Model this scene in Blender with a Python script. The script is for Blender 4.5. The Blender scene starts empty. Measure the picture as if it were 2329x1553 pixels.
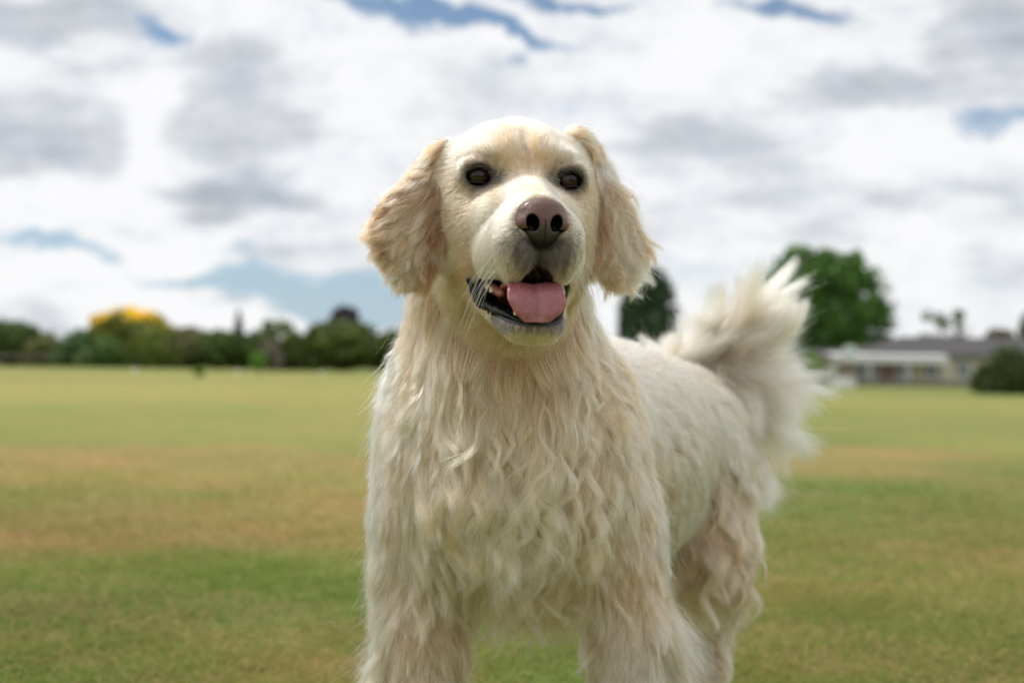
import bpy, math, random
import numpy as np
from mathutils import Vector, Matrix, kdtree

rng = np.random.default_rng(7)
random.seed(7)
FUR = True
BG = True
SC = bpy.context.scene
COL = SC.collection
R = math.radians

# ---------------------------------------------------------------- camera
CAM_H = 0.53
FPX = 50.0 / 36.0 * 2329.0
cam_d = bpy.data.cameras.new("camera")
cam = bpy.data.objects.new("camera", cam_d)
COL.objects.link(cam)
SC.camera = cam
cam_d.lens = 50
cam_d.sensor_width = 36
cam_d.clip_start = 0.05
cam_d.clip_end = 2000
CAM_M = Matrix.Translation((0, 0, CAM_H)) @ Matrix.Rotation(R(90.98), 4, 'X') @ Matrix.Rotation(R(0.8), 4, 'Z')
cam.matrix_world = CAM_M
cam_d.dof.use_dof = True
cam_d.dof.focus_distance = 1.36
cam_d.dof.aperture_fstop = 4.2
CAM_R = np.array(CAM_M.to_3x3())


def P(px, py, Y):
    """A place at world depth Y seen along the photo's pixel (px, py)."""
    d = CAM_R @ np.array([(px - 1164.5) / FPX, (776.5 - py) / FPX, -1.0])
    return np.array([0, 0, CAM_H]) + d * (Y / d[1])


def ground_at(px, py):
    d = CAM_R @ np.array([(px - 1164.5) / FPX, (776.5 - py) / FPX, -1.0])
    t = CAM_H / max(-d[2], 1e-4)
    return d[0] * t, d[1] * t


# ---------------------------------------------------------------- light
SUN_EL, SUN_AZ = 56.0, -58.0        # azimuth from +Y (behind the dog) towards -X
sd = np.array([math.sin(R(SUN_AZ)) * math.cos(R(SUN_EL)), math.cos(R(SUN_AZ)) * math.cos(R(SUN_EL)), math.sin(R(SUN_EL))])
sun_d = bpy.data.lights.new("sun", 'SUN')
sun = bpy.data.objects.new("sun", sun_d)
COL.objects.link(sun)
sun_d.energy = 2.3
sun_d.angle = R(12)
sun_d.color = (1.0, 0.96, 0.9)
sun.rotation_euler = Vector(sd).to_track_quat('Z', 'Y').to_euler()

vs = SC.view_settings
vs.view_transform = 'Standard'
vs.look = 'None'
vs.exposure = 0.0
vs.gamma = 1.0
SC.cycles.max_bounces = 16
SC.cycles.transparent_max_bounces = 8
SC.cycles.diffuse_bounces = 5
SC.cycles.glossy_bounces = 14
SC.cycles.transmission_bounces = 16
SC.cycles.sample_clamp_indirect = 6.0
SC.cycles.caustics_reflective = False
SC.cycles.caustics_refractive = False
SC.cycles.use_denoising = True


class NT:
    """Small helper to write node trees."""
    def __init__(s, tree):
        s.t = tree
        s.n = tree.nodes
        s.l = tree.links

    def new(s, typ, **kw):
        nd = s.n.new(typ)
        for k, v in kw.items():
            setattr(nd, k, v)
        return nd

    def put(s, sock, v):
        if isinstance(v, bpy.types.NodeSocket):
            s.l.new(v, sock)
        elif v is not None:
            sock.default_value = v

    def math(s, op, a, b=None, c=None, clamp=False):
        nd = s.new('ShaderNodeMath', operation=op, use_clamp=clamp)
        s.put(nd.inputs[0], a)
        if b is not None:
            s.put(nd.inputs[1], b)
        if c is not None:
            s.put(nd.inputs[2], c)
        return nd.outputs[0]

    def vmath(s, op, a, b=None, out=0):
        nd = s.new('ShaderNodeVectorMath', operation=op)
        s.put(nd.inputs[0], a)
        if b is not None:
            s.put(nd.inputs[1], b)
        return nd.outputs[out]

    def noise(s, vec, scale, detail=4, rough=0.55, out=0, dist=0.0):
        nd = s.new('ShaderNodeTexNoise')
        s.put(nd.inputs['Vector'], vec)
        nd.inputs['Scale'].default_value = scale
        nd.inputs['Detail'].default_value = detail
        nd.inputs['Roughness'].default_value = rough
        nd.inputs['Distortion'].default_value = dist
        return nd.outputs[out]

    def ramp(s, fac, stops, interp='LINEAR'):
        nd = s.new('ShaderNodeValToRGB')
        s.put(nd.inputs[0], fac)
        cr = nd.color_ramp
        cr.interpolation = interp
        while len(cr.elements) > 1:
            cr.elements.remove(cr.elements[0])
        for i, (p, c) in enumerate(stops):
            e = cr.elements[0] if i == 0 else cr.elements.new(p)
            e.position = p
            e.color = (c[0], c[1], c[2], 1) if not isinstance(c, (int, float)) else (c, c, c, 1)
        return nd.outputs[0]

    def mix(s, fac, a, b, typ='MIX'):
        nd = s.new('ShaderNodeMix', data_type='RGBA', blend_type=typ)
        s.put(nd.inputs[0], fac)
        for sock, v in ((nd.inputs[6], a), (nd.inputs[7], b)):
            s.put(sock, (v[0], v[1], v[2], 1) if isinstance(v, tuple) and len(v) == 3 else v)
        return nd.outputs[2]

    def step(s, v, lo, hi):
        nd = s.new('ShaderNodeMapRange', interpolation_type='SMOOTHSTEP')
        s.put(nd.inputs[0], v)
        nd.inputs[1].default_value = lo
        nd.inputs[2].default_value = hi
        return nd.outputs[0]


# ---------------------------------------------------------------- sky
world = bpy.data.worlds.new("World")
SC.world = world
world.use_nodes = True
w = NT(world.node_tree)
w.n.clear()
sky = w.new('ShaderNodeTexSky', sky_type='NISHITA')
sky.sun_disc = False
sky.sun_elevation = R(SUN_EL)
sky.sun_rotation = R(SUN_AZ)
sky.altitude = 50
sky.air_density = 1.0
sky.dust_density = 0.6
geo = w.new('ShaderNodeTexCoord')
dirv = geo.outputs['Generated']
sep = w.new('ShaderNodeSeparateXYZ')
w.l.new(dirv, sep.inputs[0])
yy = w.math('MAXIMUM', sep.outputs[1], 0.08)
uu = w.math('DIVIDE', sep.outputs[0], yy)
vv = w.math('DIVIDE', sep.outputs[2], yy)
cmb = w.new('ShaderNodeCombineXYZ')
w.l.new(uu, cmb.inputs[0])
w.l.new(vv, cmb.inputs[1])
# soft ragged edges: the blob coordinates are pushed about by two noises
n1 = w.noise(w.vmath('MULTIPLY', dirv, (1, 1, 1.7)), 9.0, 5, 0.6, out=1)
off = w.vmath('MULTIPLY', w.vmath('SUBTRACT', n1, (0.5, 0.5, 0.5)), (0.16, 0.10, 0.0))
uvp = w.vmath('ADD', cmb.outputs[0], off)


def blob(px, py, rx, ry, amp, rot=0.0, soft=1.6):
    c = P(px, py, 1.0)
    u0, v0 = c[0], c[2] - CAM_H
    m = w.new('ShaderNodeMapping', vector_type='TEXTURE')
    w.l.new(uvp, m.inputs[0])
    m.inputs['Location'].default_value = (u0, v0, 0)
    m.inputs['Rotation'].default_value = (0, 0, R(rot))
    m.inputs['Scale'].default_value = (rx / FPX, ry / FPX, 1)
    ln = w.vmath('LENGTH', m.outputs[0], out=1)
    return w.math('MULTIPLY', w.math('SUBTRACT', 1.0, w.step(ln, 0.35, soft)), amp)


def add_all(vals):
    o = vals[0]
    for v in vals[1:]:
        o = w.math('ADD', o, v)
    return o


blue = add_all([
    blob(1075, 58, 180, 24, 1.25, -18), blob(880, 12, 130, 26, 1.0), blob(325, 100, 46, 40, 1.1), blob(980, 45, 90, 18, .8),
    blob(1180, 160, 42, 16, 0.6), blob(1790, 8, 120, 22, 1.0), blob(1300, -6, 150, 18, 0.9),
    blob(2270, 285, 110, 40, 0.75, -15), blob(640, 636, 300, 36, 1.15), blob(90, 590, 150, 20, 1.0), blob(800, 675, 150, 34, 1.1),
    blob(330, 640, 120, 20, 0.6), blob(1560, 600, 110, 60, 0.35), blob(850, 700, 170, 60, 0.75), blob(600, 705, 250, 22, 0.5),
])
grey = add_all([
    blob(70, 300, 190, 120, 0.75), blob(520, 300, 160, 150, 0.7), blob(570, 480, 220, 55, 1.0),
    blob(130, 40, 240, 70, 0.6), blob(2250, 110, 190, 150, 0.8), blob(1950, 190, 150, 60, 0.7),
    blob(1560, 330, 230, 60, 0.5), blob(500, 170, 190, 60, 0.4), blob(1900, 420, 300, 40, 0.35),
    blob(100, 720, 200, 60, 0.3), blob(1700, 520, 260, 30, 0.25),
])
white = add_all([
    blob(400, 590, 160, 45, 0.9), blob(200, 690, 200, 60, 0.8), blob(480, 770, 190, 70, 1.3),
    blob(680, 775, 130, 60, 1.2), blob(880, 790, 160, 45, 0.8), blob(150, 500, 160, 60, 0.5), blob(300, 300, 60, 120, 0.55),
    blob(1000, 100, 140, 16, 0.4),
])
n5 = w.noise(w.vmath('MULTIPLY', dirv, (1, 1, 5.5)), 11.0, 6, 0.62)
n2 = w.noise(w.vmath('MULTIPLY', dirv, (1, 1, 2.2)), 6.5, 6, 0.6)
n3 = w.noise(w.vmath('MULTIPLY', dirv, (1, 1, 2.6)), 15.0, 5, 0.6)
cover = w.math('ADD', w.math('SUBTRACT', 1.0, blue), w.math('MULTIPLY', w.math('SUBTRACT', n3, 0.5), 1.1))
cover = w.math('ADD', cover, w.math('MULTIPLY', w.math('SUBTRACT', w.noise(dirv, 42.0, 4, 0.6), 0.5), 0.8))
cover = w.step(w.math('ADD', cover, w.math('MULTIPLY', white, 0.8)), -0.15, 1.15)
n4 = w.noise(w.vmath('MULTIPLY', dirv, (1, 1, 2.0)), 24.0, 5, 0.65)
shade = w.math('ADD', w.math('ADD', grey, w.math('MULTIPLY', w.math('ADD', w.math('SUBTRACT', n4, 0.5), w.math('MULTIPLY', w.math('SUBTRACT', n5, 0.49), 1.1)), 0.9)), w.math('MULTIPLY', w.math('SUBTRACT', n2, 0.5), 2.3))
shade = w.step(w.math('SUBTRACT', shade, w.math('MULTIPLY', white, 0.5)), -0.15, 1.35)
cloud_col = w.ramp(shade, [(0.0, (.96, .965, .98)), (0.35, (0.73, 0.755, 0.795)), (1.0, (0.46, 0.49, 0.54))])
skyc = w.vmath('MULTIPLY', sky.outputs[0], (0.075, 0.080, 0.086))
# the open sky pales towards the horizon
pale = w.step(sep.outputs[2], 0.30, 0.02)
skyc = w.mix(w.math('MULTIPLY', pale, 0.55), skyc, (0.45, 0.64, 0.84))
final = w.mix(cover, skyc, cloud_col)
bg = w.new('ShaderNodeBackground')
w.l.new(final, bg.inputs[0])
bg.inputs[1].default_value = 1.0
wo = w.new('ShaderNodeOutputWorld')
w.l.new(bg.outputs[0], wo.inputs[0])
world.cycles.sampling_method = 'MANUAL'
world.cycles.sample_map_resolution = 512


# ---------------------------------------------------------------- helpers
def tag(o, label=None, cat=None, group=None, kind=None):
    if label:
        o["label"] = label
    if cat:
        o["category"] = cat
    if group:
        o["group"] = group
    if kind:
        o["kind"] = kind
    return o


def empty(name, loc=(0, 0, 0), rz=0.0):
    o = bpy.data.objects.new(name, None)
    o.location = loc
    o.rotation_euler = (0, 0, rz)
    o.empty_display_size = 0.2
    COL.objects.link(o)
    return o


def link(name, me, mat=None, parent=None):
    o = bpy.data.objects.new(name, me)
    COL.objects.link(o)
    if mat is not None:
        me.materials.append(mat)
    if parent is not None:
        o.parent = parent
    return o


def np_mesh(name, V, F, smooth=True, col=None, face_col=None):
    """Mesh out of numpy arrays; F is (n,3) or (n,4)."""
    V = np.asarray(V, np.float32)
    F = np.asarray(F, np.int32)
    me = bpy.data.meshes.new(name)
    k = F.shape[1]
    me.vertices.add(len(V))
    me.vertices.foreach_set("co", V.ravel())
    me.loops.add(F.size)
    me.loops.foreach_set("vertex_index", F.ravel())
    me.polygons.add(len(F))
    me.polygons.foreach_set("loop_start", np.arange(0, F.size, k, dtype=np.int32))
    me.polygons.foreach_set("loop_total", np.full(len(F), k, np.int32))
    me.polygons.foreach_set("use_smooth", np.full(len(F), smooth, bool))
    me.update(calc_edges=True)
    if col is not None:
        a = me.attributes.new("col", 'FLOAT_COLOR', 'POINT')
        c = np.ones((len(V), 4), np.float32)
        c[:, :3] = col
        a.data.foreach_set("color", c.ravel())
    if face_col is not None:
        a = me.attributes.new("col", 'FLOAT_COLOR', 'FACE')
        c = np.ones((len(F), 4), np.float32)
        c[:, :3] = face_col
        a.data.foreach_set("color", c.ravel())
    return me


def principled(name, color=(0.5, 0.5, 0.5), rough=0.6, spec=0.5, attr=None, sss=0.0, coat=0.0):
    m = bpy.data.materials.new(name)
    m.use_nodes = True
    t = NT(m.node_tree)
    b = m.node_tree.nodes['Principled BSDF']
    b.inputs['Base Color'].default_value = (*color, 1)
    b.inputs['Roughness'].default_value = rough
    b.inputs['Specular IOR Level'].default_value = spec
    b.inputs['Coat Weight'].default_value = coat
    if sss:
        b.inputs['Subsurface Weight'].default_value = sss
        b.inputs['Subsurface Scale'].default_value = 0.004
        b.inputs['Subsurface Radius'].default_value = (1, .4, .25)
    if attr:
        a = t.new('ShaderNodeAttribute', attribute_name=attr)
        t.l.new(a.outputs['Color'], b.inputs['Base Color'])
    return m, t, b


def norm(v):
    v = np.asarray(v, float)
    return v / (np.linalg.norm(v, axis=-1, keepdims=True) + 1e-12)


# ---------------------------------------------------------------- distance fields and their surface
def frame(ax_long, ax_wide):
    """Rotation whose columns are wide, thick, long."""
    z = norm(ax_long)
    x = norm(np.asarray(ax_wide) - z * np.dot(ax_wide, z))
    y = np.cross(z, x)
    return np.stack([x, y, z], 1)


class Field:
    def __init__(s, xs, ys, zs, far=0.06, O=None, M=None):
        s.xs, s.ys, s.zs = [np.asarray(a, np.float32) for a in (xs, ys, zs)]
        s.far = far
        s.f = np.full((len(xs), len(ys), len(zs)), far, np.float32)

    def _sub(s, lo, hi):
        sl = []
        for a, l, h in zip((s.xs, s.ys, s.zs), lo, hi):
            i0, i1 = np.searchsorted(a, l), np.searchsorted(a, h)
            sl.append(slice(max(i0 - 1, 0), min(i1 + 1, len(a))))
        sl = tuple(sl)
        return sl, s.xs[sl[0]][:, None, None], s.ys[sl[1]][None, :, None], s.zs[sl[2]][None, None, :]

    def put(s, d, sl, k, op):
        a = s.f[sl]
        if op == 'add':
            h = np.maximum(k - np.abs(a - d), 0) / k
            s.f[sl] = np.minimum(a, d) - h * h * k * 0.25
        else:
            h = np.maximum(k - np.abs(a + d), 0) / k
            s.f[sl] = np.maximum(a, -d) + h * h * k * 0.25

    def ell(s, c, r, rot=None, k=0.015, op='add'):
        c = np.asarray(c, float)
        r = np.asarray(r, float)
        m = max(r) + s.far + k
        sl, X, Y, Z = s._sub(c - m, c + m)
        X, Y, Z = X - c[0], Y - c[1], Z - c[2]
        if rot is not None:
            A = np.asarray(rot).T
            X, Y, Z = [A[i, 0] * X + A[i, 1] * Y + A[i, 2] * Z for i in range(3)]
        k0 = np.sqrt((X / r[0]) ** 2 + (Y / r[1]) ** 2 + (Z / r[2]) ** 2)
        k1 = np.sqrt((X / r[0] ** 2) ** 2 + (Y / r[1] ** 2) ** 2 + (Z / r[2] ** 2) ** 2) + 1e-9
        s.put((k0 * (k0 - 1) / k1).astype(np.float32), sl, k, op)

    def cone(s, a, b, ra, rb, k=0.015, op='add'):
        a, b = np.asarray(a, float), np.asarray(b, float)
        m = max(ra, rb) + s.far + k
        sl, X, Y, Z = s._sub(np.minimum(a, b) - m, np.maximum(a, b) + m)
        ab = b - a
        t = ((X - a[0]) * ab[0] + (Y - a[1]) * ab[1] + (Z - a[2]) * ab[2]) / max(ab @ ab, 1e-12)
        t = np.clip(t, 0, 1)
        d = np.sqrt((X - a[0] - t * ab[0]) ** 2 + (Y - a[1] - t * ab[1]) ** 2 + (Z - a[2] - t * ab[2]) ** 2) - (ra + (rb - ra) * t)
        s.put(d.astype(np.float32), sl, k, op)

    def sample(s, p, grad=False):
        """Trilinear value (and gradient) at points p (n,3)."""
        idx, fr, st = [], [], []
        for i, a in enumerate((s.xs, s.ys, s.zs)):
            q = np.interp(p[:, i], a, np.arange(len(a)))
            j = np.minimum(q.astype(np.int32), len(a) - 2)
            idx.append(j)
            fr.append((q - j).astype(np.float32))
            st.append(a[j + 1] - a[j])
        i, j, k = idx
        u, v, t = fr
        f = s.f
        c = {}
        for a in (0, 1):
            for b in (0, 1):
                for d in (0, 1):
                    c[a, b, d] = f[i + a, j + b, k + d]
        c00 = c[0, 0, 0] * (1 - t) + c[0, 0, 1] * t
        c01 = c[0, 1, 0] * (1 - t) + c[0, 1, 1] * t
        c10 = c[1, 0, 0] * (1 - t) + c[1, 0, 1] * t
        c11 = c[1, 1, 0] * (1 - t) + c[1, 1, 1] * t
        c0 = c00 * (1 - v) + c01 * v
        c1 = c10 * (1 - v) + c11 * v
        val = c0 * (1 - u) + c1 * u
        if not grad:
            return val
        gx = (c1 - c0) / st[0]
        gy = ((c01 - c00) * (1 - u) + (c11 - c10) * u) / st[1]
        z0 = (c[0, 0, 1] - c[0, 0, 0]) * (1 - v) + (c[0, 1, 1] - c[0, 1, 0]) * v
        z1 = (c[1, 0, 1] - c[1, 0, 0]) * (1 - v) + (c[1, 1, 1] - c[1, 1, 0]) * v
        gz = (z0 * (1 - u) + z1 * u) / st[2]
        return val, np.stack([gx, gy, gz], 1)

    def surface(s):
        """Naive surface nets on the rectilinear grid: quads."""
        f = s.f
        ins = f < 0
        cnt = np.zeros(tuple(n - 1 for n in f.shape), np.uint8)
        for a in (0, 1):
            for b in (0, 1):
                for d in (0, 1):
                    cnt += ins[a:f.shape[0] - 1 + a, b:f.shape[1] - 1 + b, d:f.shape[2] - 1 + d]
        act = (cnt > 0) & (cnt < 8)
        I = np.argwhere(act)
        vid = np.full(cnt.shape, -1, np.int32)
        vid[act] = np.arange(len(I))
        acc = np.zeros((len(I), 3))
        num = np.zeros(len(I))
        ax = (s.xs, s.ys, s.zs)
        for d in range(3):
            o1, o2 = [q for q in range(3) if q != d]
            for a in (0, 1):
                for b in (0, 1):
                    e0 = I.copy()
                    e0[:, o1] += a
                    e0[:, o2] += b
                    e1 = e0.copy()
                    e1[:, d] += 1
                    f0, f1 = f[tuple(e0.T)], f[tuple(e1.T)]
                    m = (f0 < 0) != (f1 < 0)
                    t = f0[m] / (f0[m] - f1[m])
                    pos = np.stack([ax[q][e0[m, q]] for q in range(3)], 1).astype(float)
                    pos[:, d] += t * (ax[d][e1[m, d]] - ax[d][e0[m, d]])
                    acc[m] += pos
                    num[m] += 1
        V = acc / num[:, None]
        Q = []
        for d in range(3):
            o1, o2 = [(1, 2), (2, 0), (0, 1)][d]
            A = [slice(None)] * 3
            B = [slice(None)] * 3
            A[d] = slice(0, -1)
            B[d] = slice(1, None)
            ch = ins[tuple(A)] != ins[tuple(B)]
            E = np.argwhere(ch)
            ok = (E[:, o1] > 0) & (E[:, o2] > 0) & (E[:, o1] < f.shape[o1] - 1) & (E[:, o2] < f.shape[o2] - 1)
            E = E[ok]

            def cell(a, b):
                c = E.copy()
                c[:, o1] -= a
                c[:, o2] -= b
                return vid[tuple(c.T)]
            q = np.stack([cell(1, 1), cell(0, 1), cell(0, 0), cell(1, 0)], 1)
            flip = ~ins[tuple(E.T)]
            q[flip] = q[flip][:, ::-1]
            Q.append(q)
        return V, np.concatenate(Q)


def axis(lo, hi, flo, fhi, coarse, fine):
    """Grid lines: fine between flo and fhi, coarse outside, with a gentle change."""
    pts = [flo]
    st = fine
    while pts[0] > lo:
        st = min(st * 1.08, coarse)
        pts.insert(0, pts[0] - st)
    x = flo
    while x < fhi:
        x += fine
        pts.append(x)
    st = fine
    while pts[-1] < hi:
        st = min(st * 1.08, coarse)
        pts.append(pts[-1] + st)
    return np.array(pts)

# ---------------------------------------------------------------- the dog: head frame
HO = P(1191, 402, 1.40)                      # midpoint between the eyes
YAW, PIT, ROL = R(10.5), R(0.0), R(0.3)
HR = np.array((Matrix.Rotation(YAW, 3, 'Z') @ Matrix.Rotation(PIT, 3, 'X') @ Matrix.Rotation(ROL, 3, 'Y')))
# columns: local x (to the photo's right), y (forward, towards the camera), z (up)
HM = np.stack([HR @ np.array([1, 0, 0]), HR @ np.array([0, -1, 0]), HR @ np.array([0, 0, 1])], 1)


def H(x, y, z):
    return HO + HM @ np.array([x, y, z], float)


def HD(v):
    return HM @ np.asarray(v, float)


def to_head(p):
    return (np.asarray(p) - HO) @ HM


BROOT = np.array([0.0, 1.55, 0.0])


def build_body_field():
    xs = axis(-0.27, 0.56, HO[0] - 0.155, HO[0] + 0.15, 0.008, 0.0021)
    ys = axis(1.16, 2.32, HO[1] - 0.115, HO[1] + 0.05, 0.009, 0.0021)
    zs = axis(-0.02, 0.86, HO[2] - 0.18, HO[2] + 0.075, 0.008, 0.0021)
    g = Field(xs, ys, zs)
    A = HM

    def he(x, y, z, rx, ry, rz, k=0.015, op='add', rot=None):
        g.ell(H(x, y, z), (rx, ry, rz), A if rot is None else A @ rot, k, op)

    def hc(a, b, ra, rb, k=0.015, op='add'):
        g.cone(H(*a), H(*b), ra, rb, k, op)

    # trunk
    g.cone(P(1172, 1010, 1.64), (0.11, 1.84, 0.43), 0.125, 0.12, 0.04)
    g.cone((0.11, 1.84, 0.43), (0.205, 2.04, 0.43), 0.12, 0.108, 0.04)
    g.ell((0.0, 1.575, 0.42), (0.118, 0.115, 0.125), None, 0.04)
    g.ell((0.0, 1.52, 0.46), (0.085, 0.085, 0.09), None, 0.04)          # breast bone
    for sx, cx in ((-1, -0.082), (1, 0.083)):
        g.ell((cx, 1.58, 0.415), (0.052, 0.075, 0.115), None, 0.04)
    # neck
    g.cone(H(-.010, -0.085, -0.060), (-0.012, 1.60, 0.50), 0.076, 0.108, 0.04)
    g.cone(H(-.002, -0.050, -0.10), (-0.002, 1.53, 0.50), 0.050, 0.082, 0.035)
    # front legs
    for (e, k_, w_, p_) in (((-0.088, 1.58, 0.36), (-0.092, 1.57, 0.23), (-0.098, 1.555, 0.09), (-0.098, 1.535, 0.028)),
                            ((0.108, 1.585, 0.36), (0.134, 1.57, 0.23), (0.138, 1.56, 0.09), (0.14, 1.535, 0.028))):
        g.cone(e, k_, 0.052, 0.033, 0.03)
        g.cone(k_, w_, 0.033, 0.026, 0.02)
        g.cone(w_, p_, 0.026, 0.024, 0.02)
        g.ell(np.array(p_) + (0, -0.018, -0.004), (0.030, 0.042, 0.024), None, 0.015)
    # hind legs
    for (h_, kn, ho, ft) in (((0.262, 2.03, 0.39), (0.278, 1.98, 0.27), (0.292, 2.12, 0.16), (0.292, 2.10, 0.028)),
                             ((0.175, 2.06, 0.39), (0.196, 2.02, 0.27), (0.210, 2.16, 0.16), (0.212, 2.14, 0.028))):
        g.ell(np.array(h_), (0.058, 0.085, 0.115), None, 0.04)
        g.cone(h_, kn, 0.065, 0.05, 0.035)
        g.cone(kn, ho, 0.048, 0.027, 0.03)
        g.cone(ho, ft, 0.027, 0.024, 0.02)
        g.ell(np.array(ft) + (0, -0.022, -0.004), (0.029, 0.042, 0.024), None, 0.015)
    # tail bone: out and up
    for a, b, ra, rb in zip(TAIL[:-1], TAIL[1:], TAIL_R[:-1], TAIL_R[1:]):
        g.cone(a, b, ra, rb, 0.02)
    # skull
    he(0, -.060, .007, .066, .072, .0545)
    he(0, -.026, .019, .050, .040, .034)
    for s in (-1, 1):
        he(s * .032, -.0055, .0215, .019, .016, .0105, .010)
        he(s * .055, -.040, -.005, .022, .036, .040, .02)
        he(s * .0465, .0050, .0112, .0150, .0060, .0036, .005)      # upper lid fold          # brow
        he(s * .052, -.036, -.045, .027, .042, .045, .02)          # cheek
        he(s * .040, -.030, -.085, .026, .042, .034, .025)
        he(s * .030, .012, -.045, .024, .036, .028, .02)
        he(s * .0205, .064, -.068, .0235, .039, .029, .010)
        he(s * .0475, -.0025, -.0010, .0165, .0140, .0140, .008)       # lids
        hc((s * .036, -.02, -.108), (s * .014, .058, -.1455), .016, .0135, .012)
    hc((0, .0, -.024), (0, .082, -.046), .029, .0205, .015)         # bridge
    hc((0, .014, .016), (0, -.012, .060), .0045, .003, .020, 'sub')  # furrow of the forehead
    hc((0, -.035, -.116), (0, .059, -.1450), .033, .0150, .02)       # under jaw
    he(0, .071, -.1475, .0180, .013, .0095, .01)                    # chin
    he(0, .074, -.055, .020, .014, .020, .008)                      # bed of the nose
    # ears
    for s in EARS:
        for c, r, rot, k in s:
            g.ell(H(*c), r, A @ rot, k)
    # mouth
    for c, r, rot in MOUTH:
        g.ell(H(*c), r, A @ rot, 0.004, 'sub')
    for s in (-1, 1):                                               # flews hang over the opening
        he(s * .0195, .066, -.077, .0205, .036, .0315, .006)
        he(s * .034, .032, -.080, .0175, .036, .0255, .010)
    he(0, .106, -.0555, .0190, .0130, .0170, .004, 'sub')           # room behind the nostrils
    he(0, .100, -.109, .0085, .030, .0210, .006, 'sub')
    he(0, .108, -.094, .0035, .02, .014, .004, 'sub')               # philtrum
    for s in (-1, 1):
        he(s * EYE[0], EYE[1], EYE[2], .0128, .0128, .0128, .001, 'sub')
        he(s * (EYE[0] + .0005), EYE[1] + .012, EYE[2] - .0005, .0122, .014, .0094, .0015, 'sub')
    return g


EYE = (.0455, -.0050, -.0015)
TAIL = [np.array(v) for v in ((0.215, 2.08, 0.485), (0.250, 2.12, 0.495), (0.285, 2.14, 0.510), (0.318, 2.14, 0.530), (0.345, 2.12, 0.556))]
TAIL_R = [.030, .024, .019, .014, .009]


def rotx(a):
    return np.array(Matrix.Rotation(R(a), 3, 'X'))


MOUTH = [((0, .050, -.121), (.060, .072, .0195), rotx(-14)),
         ((0, .060, -.106), (.0125, .055, .0150), rotx(0)),
         ((0, -.005, -.112), (.038, .04, .018), rotx(-20))]
LE = frame((-.22, .10, -1.0), (-1.0, -.30, .22))
RE = frame((.27, .05, -1.0), (1.0, -.45, .20))
EARS = [
    [((-.071, -.050, .018), (.014, .017, .020), LE, .016),
     ((-.085, -.038, -.010), (.021, .0080, .036), LE, .012),
     ((-.101, -.026, -.052), (.027, .0070, .049), LE, .012)],
    [((.064, -.052, .036), (.015, .017, .021), RE, .016),
     ((.079, -.044, .004), (.021, .0080, .038), RE, .012),
     ((.092, -.036, -.041), (.029, .0070, .046), RE, .012)],
]
EAR_C = [H(-.096, -.03, -.03), H(.088, -.04, -.03)]

G = build_body_field()
V, Q = G.surface()

# --- colour of the skin, and the regions of the head
VH = to_head(V)


def ell_d(q, c, r, rot=None):
    p = q - np.asarray(c)
    if rot is not None:
        p = p @ rot
    r = np.asarray(r)
    k0 = np.sqrt(((p / r) ** 2).sum(1))
    k1 = np.sqrt(((p / r ** 2) ** 2).sum(1)) + 1e-9
    return k0 * (k0 - 1) / k1


def mouth_d(q):
    return np.min([ell_d(q, c, r, rot) for c, r, rot in MOUTH], 0)


def ear_d(q, i):
    return np.min([ell_d(q, c, r, rot) for c, r, rot, k in EARS[i]], 0)


def sstep(x, a, b):
    t = np.clip((x - a) / (b - a), 0, 1)
    return t * t * (3 - 2 * t)


def cmix(a, b, t):
    t = np.asarray(t)[:, None]
    return a * (1 - t) + np.asarray(b) * t


def dark_amount(q):
    """Share of dark hairs at head-local places: eye rims, the muzzle under the nose, the chin."""
    d = np.zeros(len(q))
    for s in (-1, 1):
        e = q - np.array([s * EYE[0], EYE[1] + .008, EYE[2]])
        rr = np.sqrt((e[:, 0] / 1.15) ** 2 + e[:, 2] ** 2 + (e[:, 1] * .6) ** 2)
        d = np.maximum(d, 1 - sstep(rr, .0115, .0170))
        inner = q - np.array([s * (EYE[0] - .019), EYE[1] + .012, EYE[2] - .002])
        d = np.maximum(d, .74 * (1 - sstep(np.linalg.norm(inner / (1, 1.5, 1.1), axis=1), .005, .016)))
        brow = q - np.array([s * (EYE[0] - .008), EYE[1] + .006, EYE[2] + .015])
        d = np.maximum(d, .36 * (1 - sstep(np.linalg.norm(brow / (1.4, 2, .8), axis=1), .004, .014)))
        under = q - np.array([s * (EYE[0] - .008), EYE[1] + .008, EYE[2] - .020])
        d = np.maximum(d, .34 * (1 - sstep(np.linalg.norm(under / (1.3, 2, 1.2), axis=1), .004, .017)))
    mz = q - np.array([0, .100, -.080])
    d = np.maximum(d, .92 * (1 - sstep(np.linalg.norm(mz / (1.45, 1.2, 1.0), axis=1), .012, .035)))
    nz = q - np.array([0, .094, -.055])
    d = np.maximum(d, .75 * (1 - sstep(np.linalg.norm(nz / (1.0, .9, .95), axis=1), .021, .029)))
    ch = (q[:, 1] > .035) & (q[:, 2] < -.12)
    d = np.maximum(d, np.where(ch, .9 * (1 - sstep(-q[:, 2], .1475, .158)), 0))
    return d


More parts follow.
